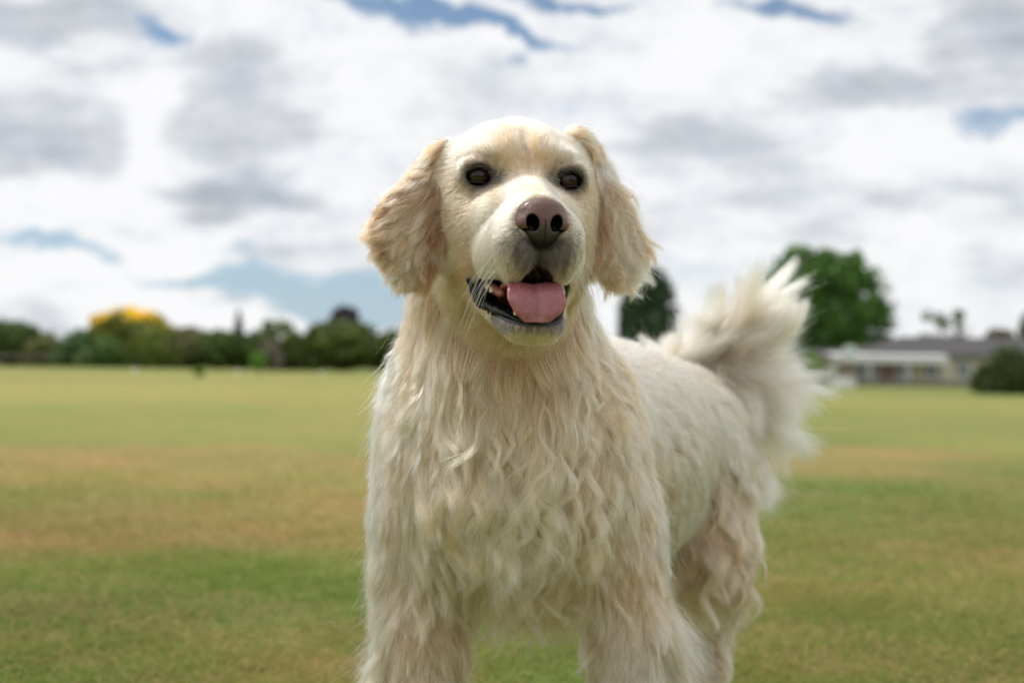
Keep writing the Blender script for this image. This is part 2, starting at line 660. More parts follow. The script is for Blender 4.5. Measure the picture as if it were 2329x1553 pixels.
md = mouth_d(VH)
inhead = np.linalg.norm(VH - np.array([0, .03, -.08]), axis=1) < .14
cream = np.array([.60, .48, .33])
skin = np.tile(cream, (len(V), 1))
dk = dark_amount(VH)
skin = cmix(skin, [.035, .032, .032], np.clip(dk * dk * 1.2, 0, 1))
lip = (1 - sstep(md, .0015, .0055)) * inhead
skin = cmix(skin, [.012, .012, .014], lip)
inside = (1 - sstep(md, -.0035, .0005)) * inhead * (VH[:, 1] < .105)
skin = cmix(skin, [.030, .008, .009], inside)
skin = cmix(skin, [.03, .008, .008], (1 - sstep(md, -.001, .0025)) * inhead * (np.abs(VH[:, 0]) < .016) * (VH[:, 2] > -.125))
for s in (-1, 1):
    e = np.linalg.norm(VH - np.array([s * EYE[0], EYE[1] + .006, EYE[2]]), axis=1)
    skin = cmix(skin, [.01, .009, .009], 1 - sstep(e, .0115, .0148))

m_skin, t_, b_ = principled("dog_skin", rough=.55, attr="col")
nz_ = t_.noise(None, 900, 3)
bp = t_.new('ShaderNodeBump')
bp.inputs['Strength'].default_value = .3
bp.inputs['Distance'].default_value = .001
t_.l.new(nz_, bp.inputs['Height'])
t_.l.new(bp.outputs[0], b_.inputs['Normal'])

dog = empty("dog", BROOT)
tag(dog, "cream golden retriever standing on the field with its mouth open and tail raised", "dog")


def child(name, V_, F_, mat, parent=None, col=None, smooth=True):
    me = np_mesh(name, np.asarray(V_) - BROOT, F_, smooth, col)
    return link(name, me, mat, dog if parent is None else parent)


body = child("body", V, Q, m_skin, col=skin)


# --- nose
def build_nose():
    c = np.array([0, .100, -.0535])
    xs = np.arange(-.031, .031, .0006)
    ys = np.arange(.068, .122, .0006)
    zs = np.arange(-.086, -.022, .0006)
    g = Field(xs, ys, zs, far=.02)
    g.ell((0, .093, -.0470), (.0228, .0165, .0150), rotx(18), .006)
    g.ell((0, .096, -.0610), (.0165, .0135, .0150), rotx(0), .008)
    for s in (-1, 1):
        g.ell((s * .0165, .0950, -.0555), (.0082, .0125, .0090), None, .004)
        g.ell((s * .0100, .1020, -.0520), (.0070, .0085, .0090), None, .004)
    g.ell((0, .1020, -.056), (.0065, .0090, .0150), None, .006)
    for s in (-1, 1):
        rt = np.array(Matrix.Rotation(R(s * 14), 3, 'Y'))
        g.ell((s * .0108, .1120, -.0558), (.0054, .0125, .0076), rt, .0022, 'sub')
        g.cone((s * .0105, .112, -.0608), (s * .0215, .106, -.0628), .0024, .0012, .0022, 'sub')
        g.cone((s * .0105, .100, -.0600), (s * .0215, .100, -.0624), .0022, .0012, .0015, 'sub')
    g.cone((0, .1125, -.0545), (0, .1105, -.0790), .0009, .0016, .0016, 'sub')
    return g.surface()


NV, NF = build_nose()
nt_top = sstep(NV[:, 2], -.066, -.046)
ncol = cmix(np.tile([.030, .018, .015], (len(NV), 1)), [.135, .055, .038], nt_top)
ncol = cmix(ncol, [.014, .013, .014], 1 - sstep(NV[:, 2], -.075, -.066))
for s in (-1, 1):
    al = np.linalg.norm((NV - np.array([s * .0185, .102, -.0560])) / (1, 1.4, .8), axis=1)
    ncol = cmix(ncol, [.20, .075, .055], .75 * (1 - sstep(al, .003, .0085)))
    hole = np.linalg.norm((NV - np.array([s * .0105, .098, -.0570])) / (1, 2.0, 1.3), axis=1)
    rt = np.array(Matrix.Rotation(R(s * 14), 3, 'Y'))
    hd = ell_d(NV, (s * .0108, .1120, -.0558), (.0054, .0125, .0076), rt)
    ncol = cmix(ncol, [.004, .003, .003], 1 - sstep(hd, .0002, .0010))
    sl = NV - np.array([s * .0160, 0, -.0618])
    ncol = cmix(ncol, [.006, .005, .005], (np.abs(sl[:, 0]) < .0065) * (1 - sstep(np.abs(sl[:, 2] + s * .18 * sl[:, 0]), .0009, .0017)))
    low = np.linalg.norm((NV - np.array([s * .018, .100, -.068])) / (1.2, 1.4, .7), axis=1)
    ncol = cmix(ncol, [.02, .022, .026], .8 * (1 - sstep(low, .003, .008)))
ncol = cmix(ncol, [.01, .009, .009], np.where((np.abs(NV[:, 0]) < .0007) & (NV[:, 2] < -.053) & (NV[:, 1] > .1), .9, 0))
edge = sstep(-NV[:, 1], -.090, -.080)
ncol = cmix(ncol, [.05, .045, .047], edge)
m_nose, t_, b_ = principled("nose_leather", rough=.36, spec=.5, attr="col", coat=.15)
tc = t_.new('ShaderNodeTexCoord')
vor = t_.new('ShaderNodeTexVoronoi', feature='DISTANCE_TO_EDGE')
vor.inputs['Scale'].default_value = 750
t_.l.new(tc.outputs['Object'], vor.inputs['Vector'])
bp = t_.new('ShaderNodeBump')
bp.inputs['Strength'].default_value = .9
bp.inputs['Distance'].default_value = .0006
hgt = t_.math('ADD', t_.math('MINIMUM', vor.outputs['Distance'], .25), t_.math('MULTIPLY', t_.noise(tc.outputs['Object'], 260, 4), 1.0))
t_.l.new(hgt, bp.inputs['Height'])
t_.l.new(bp.outputs[0], b_.inputs['Normal'])
NV = (NV - [0, .095, -.054]) * 1.04 + [-.0005, .095, -.0545]
lum = t_.ramp(t_.vmath('DOT_PRODUCT', [n for n in t_.n if n.type == 'ATTRIBUTE'][0].outputs['Color'], (.4, .4, .2), out=1), [(.006, 0.0), (.022, 1.0)])
t_.l.new(t_.math('MULTIPLY', lum, .5), b_.inputs['Specular IOR Level'])
t_.l.new(t_.math('MULTIPLY', lum, .2), b_.inputs['Coat Weight'])
nose = child("nose", HO + NV @ HM.T, NF, m_nose, col=ncol)


# --- eyes
def uvsphere(c, r, nu=48, nv=32, rot=None):
    th = np.linspace(0, math.pi, nv + 1)
    ph = np.linspace(0, 2 * math.pi, nu, endpoint=False)
    T, PH = np.meshgrid(th, ph, indexing='ij')
    v = np.stack([np.sin(T) * np.cos(PH), np.sin(T) * np.sin(PH), np.cos(T)], -1).reshape(-1, 3) * r
    if rot is not None:
        v = v @ np.asarray(rot).T
    F = []
    for i in range(nv):
        for j in range(nu):
            F.append((i * nu + j, (i + 1) * nu + j, (i + 1) * nu + (j + 1) % nu, i * nu + (j + 1) % nu))
    return v + np.asarray(c), np.array(F)


def tube(path, rad, n=10, closed=False):
    path = np.asarray(path, float)
    rad = np.broadcast_to(np.asarray(rad, float), (len(path),)) if np.ndim(rad) < 2 else rad
    T = norm(np.gradient(path, axis=0)) if not closed else norm(np.roll(path, -1, 0) - np.roll(path, 1, 0))
    up = np.array([0, 0, 1.0]) if abs(T[0][2]) < .9 else np.array([1.0, 0, 0])
    Vv = []
    prev = None
    for i, (p, t) in enumerate(zip(path, T)):
        a = np.cross(t, up) if prev is None else prev - t * np.dot(prev, t)
        a = norm(a)
        b = np.cross(t, a)
        prev = a
        for j in range(n):
            an = 2 * math.pi * j / n
            Vv.append(p + rad[i] * (math.cos(an) * a + math.sin(an) * b))
    F = []
    m = len(path)
    for i in range(m if closed else m - 1):
        for j in range(n):
            i2 = (i + 1) % m
            F.append((i * n + j, i * n + (j + 1) % n, i2 * n + (j + 1) % n, i2 * n + j))
    if not closed:
        Vv.append(path[0])
        Vv.append(path[-1])
        c0, c1 = len(Vv) - 2, len(Vv) - 1
        for j in range(n):
            F.append((c0, (j + 1) % n, j, c0))
            F.append((c1, (m - 1) * n + j, (m - 1) * n + (j + 1) % n, c1))
    return np.array(Vv), np.array(F)


m_eye, t_, b_ = principled("eye", rough=.045, spec=.42, attr="col")
b_.inputs['Coat Roughness'].default_value = .02
m_wet, t_, b_ = principled("wet_black_skin", (.008, .007, .008), rough=.42, spec=.3)
EYES = []
for s in (-1, 1):
    ec = np.array([s * EYE[0], EYE[1], EYE[2]])
    look = norm(np.array([.13 + s * .10, 1.0, .10]))      # gaze in head coordinates: past the camera, slightly up
    ev, ef = uvsphere((0, 0, 0), .0123)
    g_ = np.arccos(np.clip(norm(ev) @ look, -1, 1)) * .0123
    pc = np.tile([.020, .012, .010], (len(ev), 1))
    ang = np.arctan2(ev[:, 2], ev[:, 0])
    ir = np.array([.050, .019, .008])
    var = .75 + .25 * np.sin(ang * 23 + 2 * np.sin(ang * 7))
    irc = ir * var[:, None] * (0.7 + .5 * sstep(g_, .003, .0065))[:, None]
    t = sstep(g_, .0068, .0078)
    pc = cmix(irc, pc, t)
    pc = cmix(np.tile([.004, .004, .005], (len(ev), 1)), pc, sstep(g_, .0040, .0046))
    # cornea bulge
    bul = .0012 * (1 - sstep(g_, .002, .0078))
    ev = ev + norm(ev) * bul[:, None]
    eo = child("eye", HO + (ev + ec) @ HM.T, ef, m_eye, col=pc)
    th = np.linspace(0, 2 * math.pi, 56, endpoint=False)
    ax_ = .0140 * np.cos(th)
    az_ = np.where(np.sin(th) > 0, .0080, .0070) * np.sign(np.sin(th)) * np.abs(np.sin(th)) ** .9
    az_ = az_ - .0022 * (ax_ / .0124) ** 2 - .0008 * (-s * ax_ / .0124)         # the inner corner dips
    ax_ = ax_ + np.where(-s * ax_ > 0, -s * .0022 * (np.abs(ax_) / .012) ** 3, 0)
    ay_ = np.sqrt(np.maximum(.0132 ** 2 - ax_ ** 2 * .85 - az_ ** 2, 1e-6))
    ring = np.stack([ax_, ay_, az_], 1) + ec
    tv, tf = tube(HO + ring @ HM.T, .0009 + .0005 * np.abs(np.cos(th)), 8, True)
    lid = child("eyelid", tv, tf, m_wet, eo)
    EYES.append(ec)


# --- tongue
def build_tongue():
    ctr = np.array([(-.01, -.122), (.015, -.118), (.040, -.1135), (.060, -.112), (.077, -.1135), (.0868, -.119), (.0920, -.128), (.0935, -.138), (.0930, -.1465)])
    wid = np.array([.020, .023, .0255, .0270, .0280, .0285, .0275, .0235, .0120])
    thk = np.array([.006, .0055, .005, .0045, .0042, .004, .0038, .0033, .0025])
    n = 90
    u = np.linspace(0, 1, n)
    k = np.linspace(0, 1, len(ctr))

    def cr(a):
        out = np.interp(u, k, a)
        for _ in range(6):
            out[1:-1] = (out[:-2] + 2 * out[1:-1] + out[2:]) / 4
        return out
    y, z, ww, tt = cr(ctr[:, 0]), cr(ctr[:, 1]), cr(wid), cr(thk)
    ww = np.minimum(ww, .0275 * np.sqrt(np.clip((1.015 - u) / .13, 0, 1)) ** .75 + .0)
    tx = norm(np.stack([np.gradient(y), np.gradient(z)], 1))
    m = 64
    Vv = []
    cc = []
    for i in range(n):
        nrm_ = np.array([-tx[i, 1], tx[i, 0]])
        nrm_ = nrm_ if nrm_[1] + nrm_[0] * .8 > 0 else -nrm_
        for j in range(m):
            a = 2 * math.pi * j / m
            cx, sn = math.cos(a), math.sin(a)
            x = ww[i] * np.sign(cx) * abs(cx) ** .85
            q = x / .0275
            h = tt[i] * np.sign(sn) * abs(sn) ** .7
            top = sn > -.2
            gr = -.0030 * math.exp(-(x / .0022) ** 2) * sstep(u[i], .45, .7) * (1 - sstep(u[i], .9, 1)) if top else 0
            curl = .0022 * q * q - .0010 * math.cos(q * 5) + .0005 * math.sin(x * 700 + i * .12) * (u[i])
            if not top:
                gr = 0
            hh = h + gr + curl 
            wob = .0012 * math.sin(i * .18 + (2 if cx > 0 else 0)) * abs(q)
            Vv.append((x + wob + .001, y[i] + nrm_[0] * hh, z[i] + nrm_[1] * hh))
            e = abs(q)
            base = np.array([.345, .098, .112]) * (1 - .25 * e * 0) + np.array([.10, .0, -.01]) * (1 if (sn < .35) else 0)
            base = base + np.array([.06, .05, .055]) * math.exp(-((x - .004) / .006) ** 2)
            base = base * (1 - .20 * math.exp(-(x / .0028) ** 2) * float(sstep(u[i], .35, .6)))
            cc.append(base * (.82 + .18 * sstep(u[i], .3, .6)))
    F = []
    for i in range(n - 1):
        for j in range(m):
            F.append((i * m + j, i * m + (j + 1) % m, (i + 1) * m + (j + 1) % m, (i + 1) * m + j))
    for i0 in (0, n - 1):
        c = len(Vv)
        Vv.append(tuple(np.mean(Vv[i0 * m:(i0 + 1) * m], 0)))
        cc.append(cc[i0 * m])
        for j in range(m):
            F.append((c, i0 * m + j, i0 * m + (j + 1) % m, c))
    return np.array(Vv), np.array(F), np.array(cc)


TV, TF, TC = build_tongue()
TV[:, 0] = TV[:, 0] * .97 - .0040
m_ton, t_, b_ = principled("tongue", rough=.33, attr="col", sss=.25, coat=.55)
tc = t_.new('ShaderNodeTexCoord')
vor = t_.new('ShaderNodeTexVoronoi')
vor.inputs['Scale'].default_value = 1100
t_.l.new(tc.outputs['Object'], vor.inputs['Vector'])
bp = t_.new('ShaderNodeBump')
bp.inputs['Strength'].default_value = .5
bp.inputs['Distance'].default_value = .0013
hgt = t_.math('ADD', vor.outputs['Distance'], t_.math('MULTIPLY', t_.noise(tc.outputs['Object'], 190, 5, .6), 1.8))
t_.l.new(hgt, bp.inputs['Height'])
t_.l.new(bp.outputs[0], b_.inputs['Normal'])
b_.inputs['Roughness'].default_value = .34
b_.inputs['Coat Roughness'].default_value = .18
mott = t_.noise(tc.outputs['Object'], 260, 4, .65)
att = [n for n in t_.n if n.type == 'ATTRIBUTE'][0]
t_.l.new(t_.mix(t_.math('MULTIPLY', t_.step(mott, .45, .85), .5), att.outputs['Color'], (.50, .24, .26)), b_.inputs['Base Color'])
tongue = child("tongue", HO + TV @ HM.T, TF, m_ton, col=TC)


# --- lips: black, wet and ragged along the lower jaw, one on each side
def lip_path(s):
    pts = np.array([(.0510, -.004, -.0890), (.0520, .000, -.102), (.0485, .006, -.116), (.0430, .017, -.1265), (.0350, .034, -.1330), (.0275, .052, -.1370), (.0225, .066, -.1410), (.015, .0775, -.1450), (.003, .0825, -.1465)])
    k = np.linspace(0, 1, len(pts))
    u = np.linspace(0, 1, 110)
    o = np.stack([np.interp(u, k, pts[:, i]) for i in range(3)], 1)
    for _ in range(8):
        o[1:-1] = (o[:-2] + 2 * o[1:-1] + o[2:]) / 4
    o[:, 0] *= s if s < 0 else .86
    return o, u


m_lip, t_, b_ = principled("wet_lip", (.016, .016, .019), rough=.36, spec=.35, coat=.0)
tc = t_.new('ShaderNodeTexCoord')
bp = t_.new('ShaderNodeBump')
bp.inputs['Strength'].default_value = .8
bp.inputs['Distance'].default_value = .0015
t_.l.new(t_.noise(tc.outputs['Object'], 420, 4, .6), bp.inputs['Height'])
t_.l.new(bp.outputs[0], b_.inputs['Normal'])
t_.l.new(t_.ramp(t_.noise(tc.outputs['Object'], 170, 3), [(.4, (.006, .006, .007)), (.66, (.012, .012, .013)), (.85, (.05, .046, .042))]), b_.inputs['Base Color'])
for s in (-1, 1):
    o, u = lip_path(s)
    rad = .0029 + .0005 * np.sin(u * 60) * (u < .75) + .0008 * rng.random(len(u))
    rad *= np.where(u < .12, .55 + u * 3.7, 1) * (1 - .55 * sstep(u, .55, .75)) * (1 if s < 0 else .6)
    lv, lf = tube(o, rad, 12)
    # the row of soft bumps hanging from the lip edge
    LV, LF = [lv], [lf]
    n0 = len(lv)
    for q in range(11 if s < 0 else 5):
        i = int(26 + q * 3.4 + rng.integers(0, 3))
        cpos = o[i] + np.array([s * .0022, -.0005, -.0024 + .0008 * rng.standard_normal()])
        bv, bf = uvsphere((0, 0, 0), 1, 10, 8)
        sc_ = np.array([.0010, .0011, .0021]) * (1.0 + .35 * rng.random())
        bv = bv * sc_ + cpos
        LV.append(bv)
        LF.append(bf + n0)
        n0 += len(bv)
    child("lip", HO + np.concatenate(LV) @ HM.T, np.concatenate(LF), m_lip)

# --- gums: pink flesh and back teeth seen between the lips
m_gum, t_, b_ = principled("gum", (.36, .13, .10), rough=.35, sss=.2, coat=.4)
for s in (-1, 1):
    g = Field(np.arange(-.02, .02, .0009) + s * .034, np.arange(-.005, .055, .0009), np.arange(-.135, -.095, .0009), far=.02)
    for i in range(5):
        g.ell((s * (.0345 - .0018 * i), .006 + .008 * i, -.1085 - .0022 * i + .0007 * math.sin(i * 3)), (.0042, .0085, .0062 - .0005 * i), None, .004)
    gv, gf = g.surface()
    child("gum", HO + gv @ HM.T, gf, m_gum)

m_tooth, t_, b_ = principled("tooth", (.72, .64, .45), rough=.25, coat=.3)
for s in (-1, 1):
    for (x, y, z, h, r_) in ((.0185, .0745, -.1395, .010, .0027), (.034, .030, -.1165, .006, .0032), (.0355, .018, -.1125, .0065, .0036)):
        uu_ = np.linspace(0, 1, 9)
        path = np.array([x * s, y, z]) + np.outer(uu_, [s * .001, -.001, h])
        tv, tf = tube(path, r_ * np.sqrt(np.clip(1 - uu_ ** 2.2, .02, 1)), 10)
        child("tooth", HO + tv @ HM.T, tf, m_tooth)


# ---------------------------------------------------------------- fur
def hair_material(name, tint=1.0, rough=.42, rr=.6):
    m = bpy.data.materials.new(name)
    m.use_nodes = True
    t = NT(m.node_tree)
    t.n.clear()
    out = t.new('ShaderNodeOutputMaterial')
    h = t.new('ShaderNodeBsdfHairPrincipled')
    h.parametrization = 'COLOR'
    h.inputs['Roughness'].default_value = rough
    h.inputs['Radial Roughness'].default_value = rr
    h.inputs['Coat'].default_value = 0.0
    h.inputs['Random Roughness'].default_value = .1
    at = t.new('ShaderNodeAttribute', attribute_name='col')
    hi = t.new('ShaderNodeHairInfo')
    tip = t.ramp(hi.outputs['Intercept'], [(0, .45), (.45, .90), (1, 1.15)])  # roots darkened in the colour for depth, as shade between the strands
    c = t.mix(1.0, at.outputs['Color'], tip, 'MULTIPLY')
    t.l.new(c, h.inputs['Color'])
    t.l.new(h.outputs[0], out.inputs[0])
    return m


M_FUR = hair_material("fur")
T3 = np.concatenate([Q[:, [0, 1, 2]], Q[:, [0, 2, 3]]])


def tri_points(n, weight=None, sel=None):
    """Random places on the body's surface; weight(centres) scales how many fall on each triangle."""
    T = T3 if sel is None else T3[sel]
    a, b, c = V[T[:, 0]], V[T[:, 1]], V[T[:, 2]]
    ar = np.linalg.norm(np.cross(b - a, c - a), axis=1)
    if weight is not None:
        ar = ar * weight((a + b + c) / 3)
    cs = np.cumsum(ar)
    i = np.searchsorted(cs, rng.random(n) * cs[-1])
    i = np.minimum(i, len(T) - 1)
    u, v = rng.random(n), rng.random(n)
    f = u + v > 1
    u[f], v[f] = 1 - u[f], 1 - v[f]
    return a[i] + (b[i] - a[i]) * u[:, None] + (c[i] - a[i]) * v[:, None]


def shepard(p, table, power=3):
    """Blend the rows of a control table (position + values) at points p."""
    C = np.array([r[0] for r in table], np.float32)
    Vv = np.array([np.concatenate([np.ravel(x) for x in r[1:]]) for r in table], np.float32)
    out = np.empty((len(p), Vv.shape[1]), np.float32)
    for s in range(0, len(p), 20000):
        q = p[s:s + 20000].astype(np.float32)
        d2 = ((q[:, None, :] - C[None]) ** 2).sum(2) + 1e-5
        wt = d2 ** (-power)
        out[s:s + 20000] = (wt @ Vv) / wt.sum(1, keepdims=True)
    return out


def nearest(points, targets):
    kd = kdtree.KDTree(len(targets))
    for i, p in enumerate(targets.tolist()):
        kd.insert(p, i)
    kd.balance()
    f = kd.find
    return np.array([f(p)[1] for p in points.tolist()])


def vnoise(p, scale, seed=0, dims=3):
    """Smooth vector noise: a few random plane waves."""
    r_ = np.random.default_rng(seed)
    out = np.zeros((len(p), dims))
    for i in range(7):
        k = r_.normal(size=(3, dims)) * scale * (0.6 + .25 * i)
        out += np.sin(p @ k + r_.uniform(0, 6.28, dims)) / 2.2
    return out / 2


def grow(root, n, d0, L, lift, K, grav, field=None, standoff=.004, stray=0.0):
    """Strands as (N, K, 3): they leave the skin along the normal, lie down along d0, sag, and stay outside the body."""
    N = len(root)
    p = np.empty((N, K, 3))
    p[:, 0] = root - n * .0008
    tang = d0 - n * (d0 * n).sum(1, keepdims=True)
    tang = norm(tang)
    for k in range(1, K):
        s = k / (K - 1)
        dr = tang * (1.0 - lift[:, None] * (1 - s) ** 1.5 * .7) + n * (lift[:, None] * (1 - s) ** 1.3)
        dr = dr + (d0 * .55 * s) + np.array([0, 0, -1.0]) * (grav[:, None] * s)
        dr = norm(dr)
        q = p[:, k - 1] + dr * (L / (K - 1))[:, None]
        if field is not None:
            val, gr = field.sample(q, True)
            gl = np.linalg.norm(gr, axis=1, keepdims=True)
            gr = gr / np.maximum(gl, 1e-6)
            want = np.minimum(standoff * (.25 + s), L * .35 * (.2 + s))
            push = np.clip(want - val, 0, .01) * (gl[:, 0] > .2)
            q = q + gr * push[:, None]
        p[:, k] = q
    return p


def wave(p, nrm, amp, freq, phase, L):
    """Lock waves: sideways displacement growing from the root."""
    N, K, _ = p.shape
    s = np.linspace(0, 1, K)[None, :]
    T = norm(p[:, -1] - p[:, 0])
    B = norm(np.cross(T, nrm))
    A = amp[:, None] * (s ** .8) * np.sin(2 * math.pi * freq[:, None] * s * L[:, None] + phase[:, None])
    C = amp[:, None] * .55 * (s ** .8) * np.cos(2 * math.pi * freq[:, None] * s * L[:, None] + phase[:, None] * 1.3)
    return p + A[..., None] * B[:, None, :] + C[..., None] * nrm[:, None, :]


def make_curves(name, strands, rad, col, mat, parent, taper=.15):
    N, K, _ = strands.shape
    cd = bpy.data.hair_curves.new(name)
    cd.add_curves([K] * N)
    pos = (strands - BROOT).astype(np.float32).reshape(-1)
    cd.attributes['position'].data.foreach_set('vector', pos) if 'position' in cd.attributes else cd.points.foreach_set('position', pos)
    s = np.linspace(0, 1, K)[None, :]
    rr_ = (rad[:, None] * (1 - (1 - taper) * s ** 2.2)).astype(np.float32).ravel()
    ra = cd.attributes.get('radius') or cd.attributes.new('radius', 'FLOAT', 'POINT')
    ra.data.foreach_set('value', rr_)
    ca = cd.attributes.new('col', 'FLOAT_COLOR', 'CURVE')
    c = np.ones((N, 4), np.float32)
    c[:, :3] = np.clip(col, 0.002, .98)
    ca.data.foreach_set('color', c.ravel())
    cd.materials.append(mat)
    o = bpy.data.objects.new(name, cd)
    COL.objects.link(o)
    o.parent = parent
    return o


def coat(name, root, table, K, rad, clump_levels, field=G, standoff=.004, extra_col=None, parent=None, stray=.02, seed=1, jit=.12, lockvar=.05, swirlmul=1.0, Lmul=1.0, liftmul=1.0, ampmul=1.0):
    """One coat of fur over given roots.
    table rows: position, direction, length, lift, gravity, wave amplitude, wave frequency, colour."""
    r_ = np.random.default_rng(seed)
    N = len(root)
    pr = shepard(root, table)
    d0, L, lift, grav, amp, frq, col = pr[:, :3], pr[:, 3], pr[:, 4], pr[:, 5], pr[:, 6], pr[:, 7], pr[:, 8:11].astype(float)
    L, lift, amp = L * Lmul, lift * liftmul, amp * ampmul
    d0 = norm(d0)
    _, n = field.sample(root, True)
    n = norm(n)
    swirl = vnoise(root, 40, seed + 5) * .17 + vnoise(root, 160, seed + 9) * .10
    d0 = norm(d0 + swirl * swirlmul + r_.normal(size=(N, 3)) * jit)
    L = L * (1 + .10 * vnoise(root, 90, seed + 2, 1)[:, 0]) * r_.uniform(.62, 1.08, N)
    lift = lift * r_.uniform(.6, 1.4, N)
    ph0 = r_.uniform(0, 6.28, N)
    st = grow(root, n, d0, L, lift, K, grav, field, standoff)
    s = np.linspace(0, 1, K)
    first = True
    region = np.clip(.42 + amp * 62, .42, 1.0)
    for spacing_n, strength, pw in clump_levels:
        gi = r_.choice(N, max(int(N / spacing_n), 1), replace=False)
        own = nearest(root, root[gi])
        if first:
            # big locks carry the waves
            gst = wave(st[gi], n[gi], amp[gi] * r_.uniform(.3, 1.4, len(gi)), frq[gi] * r_.uniform(.75, 1.3, len(gi)), r_.uniform(0, 6.28, len(gi)), L[gi])
            off_ = gst - st[gi]
            st = st + off_[own] * np.minimum(1, L / np.maximum(L[gi][own], 1e-4))[:, None, None]
            col = np.maximum(col, .01) ** (1 + lockvar * 2.2 * np.clip(r_.normal(size=len(gi)), -2, 2))[own][:, None]
            first = False
        g_st = st[gi][own]
        shift = (root - root[gi][own])[:, None, :] * (1 - .75 * s ** 1.2)[None, :, None]
        # follow the guide only as far along as this strand's own length
        c = (strength * s ** pw)[None, :, None] * (r_.uniform(.6, 1.0, N) * region)[:, None, None]
        if spacing_n < 100:
            col = np.maximum(col, .01) ** (1 + lockvar * 1.6 * np.clip(r_.normal(size=len(gi)), -2, 2))[own][:, None]
        st = st * (1 - c) + (g_st + shift) * c
    fz = r_.normal(size=(N, 3)) * stray * L[:, None]
    st = st + fz[:, None, :] * (s ** 1.6)[None, :, None]
    wild = r_.random(N) < .03
    st[wild] += (n[wild] * r_.uniform(0, .25, wild.sum())[:, None] * L[wild][:, None])[:, None, :] * (s ** 1.4)[None, :, None]
    if field is not None:
        q = st[:, 1:].reshape(-1, 3)
        val, gr = field.sample(q, True)
        gl = np.linalg.norm(gr, axis=1, keepdims=True)
        gr = gr / np.maximum(gl, 1e-6)
        push = np.clip(.0006 - val, 0, .012) * (gl[:, 0] > .2)
        st[:, 1:] = (q + gr * push[:, None]).reshape(N, K - 1, 3)
    tone = np.clip(r_.normal(1, .13, N), .6, 1.35) * np.where(r_.random(N) < .10, .62, 1)
    col = col * tone[:, None] * (1 + .05 * r_.normal(size=(N, 3)) * np.array([.2, .4, 1]))
    if extra_col is not None:
        col = extra_col(root, col, r_)
    return make_curves(name, st, rad * r_.uniform(.7, 1.25, N), col, M_FUR, body if parent is None else parent)


def locks(name, root, table, K, rad, per, width, seed=1, Lmul=1.0, ampmul=1.0, standoff=.014, lockvar=.10, tint=1.0, jit=.15, field=G):
    """Separate wavy locks: each a flattened bundle of strands that closes to a point."""
    r_ = np.random.default_rng(seed)
    M = len(root)
    pr = shepard(root, table)
    d0, L, lift, grav, amp, frq, col = pr[:, :3], pr[:, 3] * Lmul, pr[:, 4], pr[:, 5], pr[:, 6] * ampmul, pr[:, 7], pr[:, 8:11].astype(float)
    _, n = field.sample(root, True)
    n = norm(n)
    d0 = norm(norm(d0) + r_.normal(size=(M, 3)) * jit)
    L = L * r_.uniform(.6, 1.15, M)
    lift = lift * r_.uniform(.7, 1.6, M)
    g = grow(root, n, d0, L, lift, K, grav, field, standoff)
    g = wave(g, n, amp * r_.uniform(.4, 1.4, M), frq * r_.uniform(.75, 1.25, M), r_.uniform(0, 6.28, M), L)
    T = norm(np.gradient(g, axis=1))
    B = norm(np.cross(T, n[:, None, :] + 1e-4))
    Nn = norm(np.cross(B, T))
    idx = np.repeat(np.arange(M), per)
    N = len(idx)
    s = np.linspace(0, 1, K)
    lf = r_.uniform(.72, 1.0, N) ** .8
    q = s[None, :] * lf[:, None] * (K - 1)
    i0 = np.minimum(q.astype(int), K - 2)
    fr = (q - i0)[..., None]
    ii = idx[:, None]
    base = g[ii, i0] * (1 - fr) + g[ii, i0 + 1] * fr
    u = r_.normal(0, .5, N)
    v = r_.normal(0, .5, N) * (1 - .5 * np.abs(u)).clip(.2)
    wd = width * r_.uniform(.6, 1.4, M)[idx]
    prof = (.9 + .55 * s - 1.22 * s ** 2)[None, :] * np.ones((N, 1))
    prof = prof + (np.abs(r_.normal(size=N)) * .10)[:, None] * s ** 2
    st = base + B[ii, i0] * (u * wd)[:, None, None] * prof[..., None] + Nn[ii, i0] * (v * wd * .45)[:, None, None] * prof[..., None]
    lone = np.where(r_.random(N) < .12, .09, .022)
    st = st + (r_.normal(size=(N, 3)) * (lone * L[idx])[:, None])[:, None, :] * (s ** 2)[None, :, None]
    p = st[:, 1:].reshape(-1, 3)
    val, gr = field.sample(p, True)
    gl = np.linalg.norm(gr, axis=1, keepdims=True)
    push = np.clip(.002 - val, 0, .012) * (gl[:, 0] > .2)
    st[:, 1:] = (p + gr / np.maximum(gl, 1e-6) * push[:, None]).reshape(N, K - 1, 3)
    c = np.maximum(col, .01) ** (1 + lockvar * 2 * np.clip(r_.normal(size=M), -2, 2))[:, None]
    c = c[idx] * tint * np.clip(r_.normal(1, .13, N), .6, 1.3)[:, None]
    return make_curves(name, st, rad * r_.uniform(.7, 1.25, N), c, M_FUR, body, taper=.3)


C_WHITE = (.82, .64, .47)
C_CREAM = (.69, .455, .28)
C_GOLD = (.575, .345, .19)
C_TAN = (.42, .24, .130)
C_DTAN = (.28, .155, .08)
C_GREY = (.42, .40, .38)


def row(p, d, L, lift, grav, amp, frq, col):
    return (np.asarray(p, float), norm(np.asarray(d, float)), L, lift, grav, amp, frq, col)


def hrow(p, d, L, lift, col, grav=.0, amp=.0, frq=20):
    out = []
    sides = (-1, 1) if abs(p[0]) > .004 else (1,)
    for s in sides:
        out.append(row(H(p[0] * s, p[1], p[2]), HD((d[0] * s, d[1], d[2])), L, lift, grav, amp, frq, col))
    return out


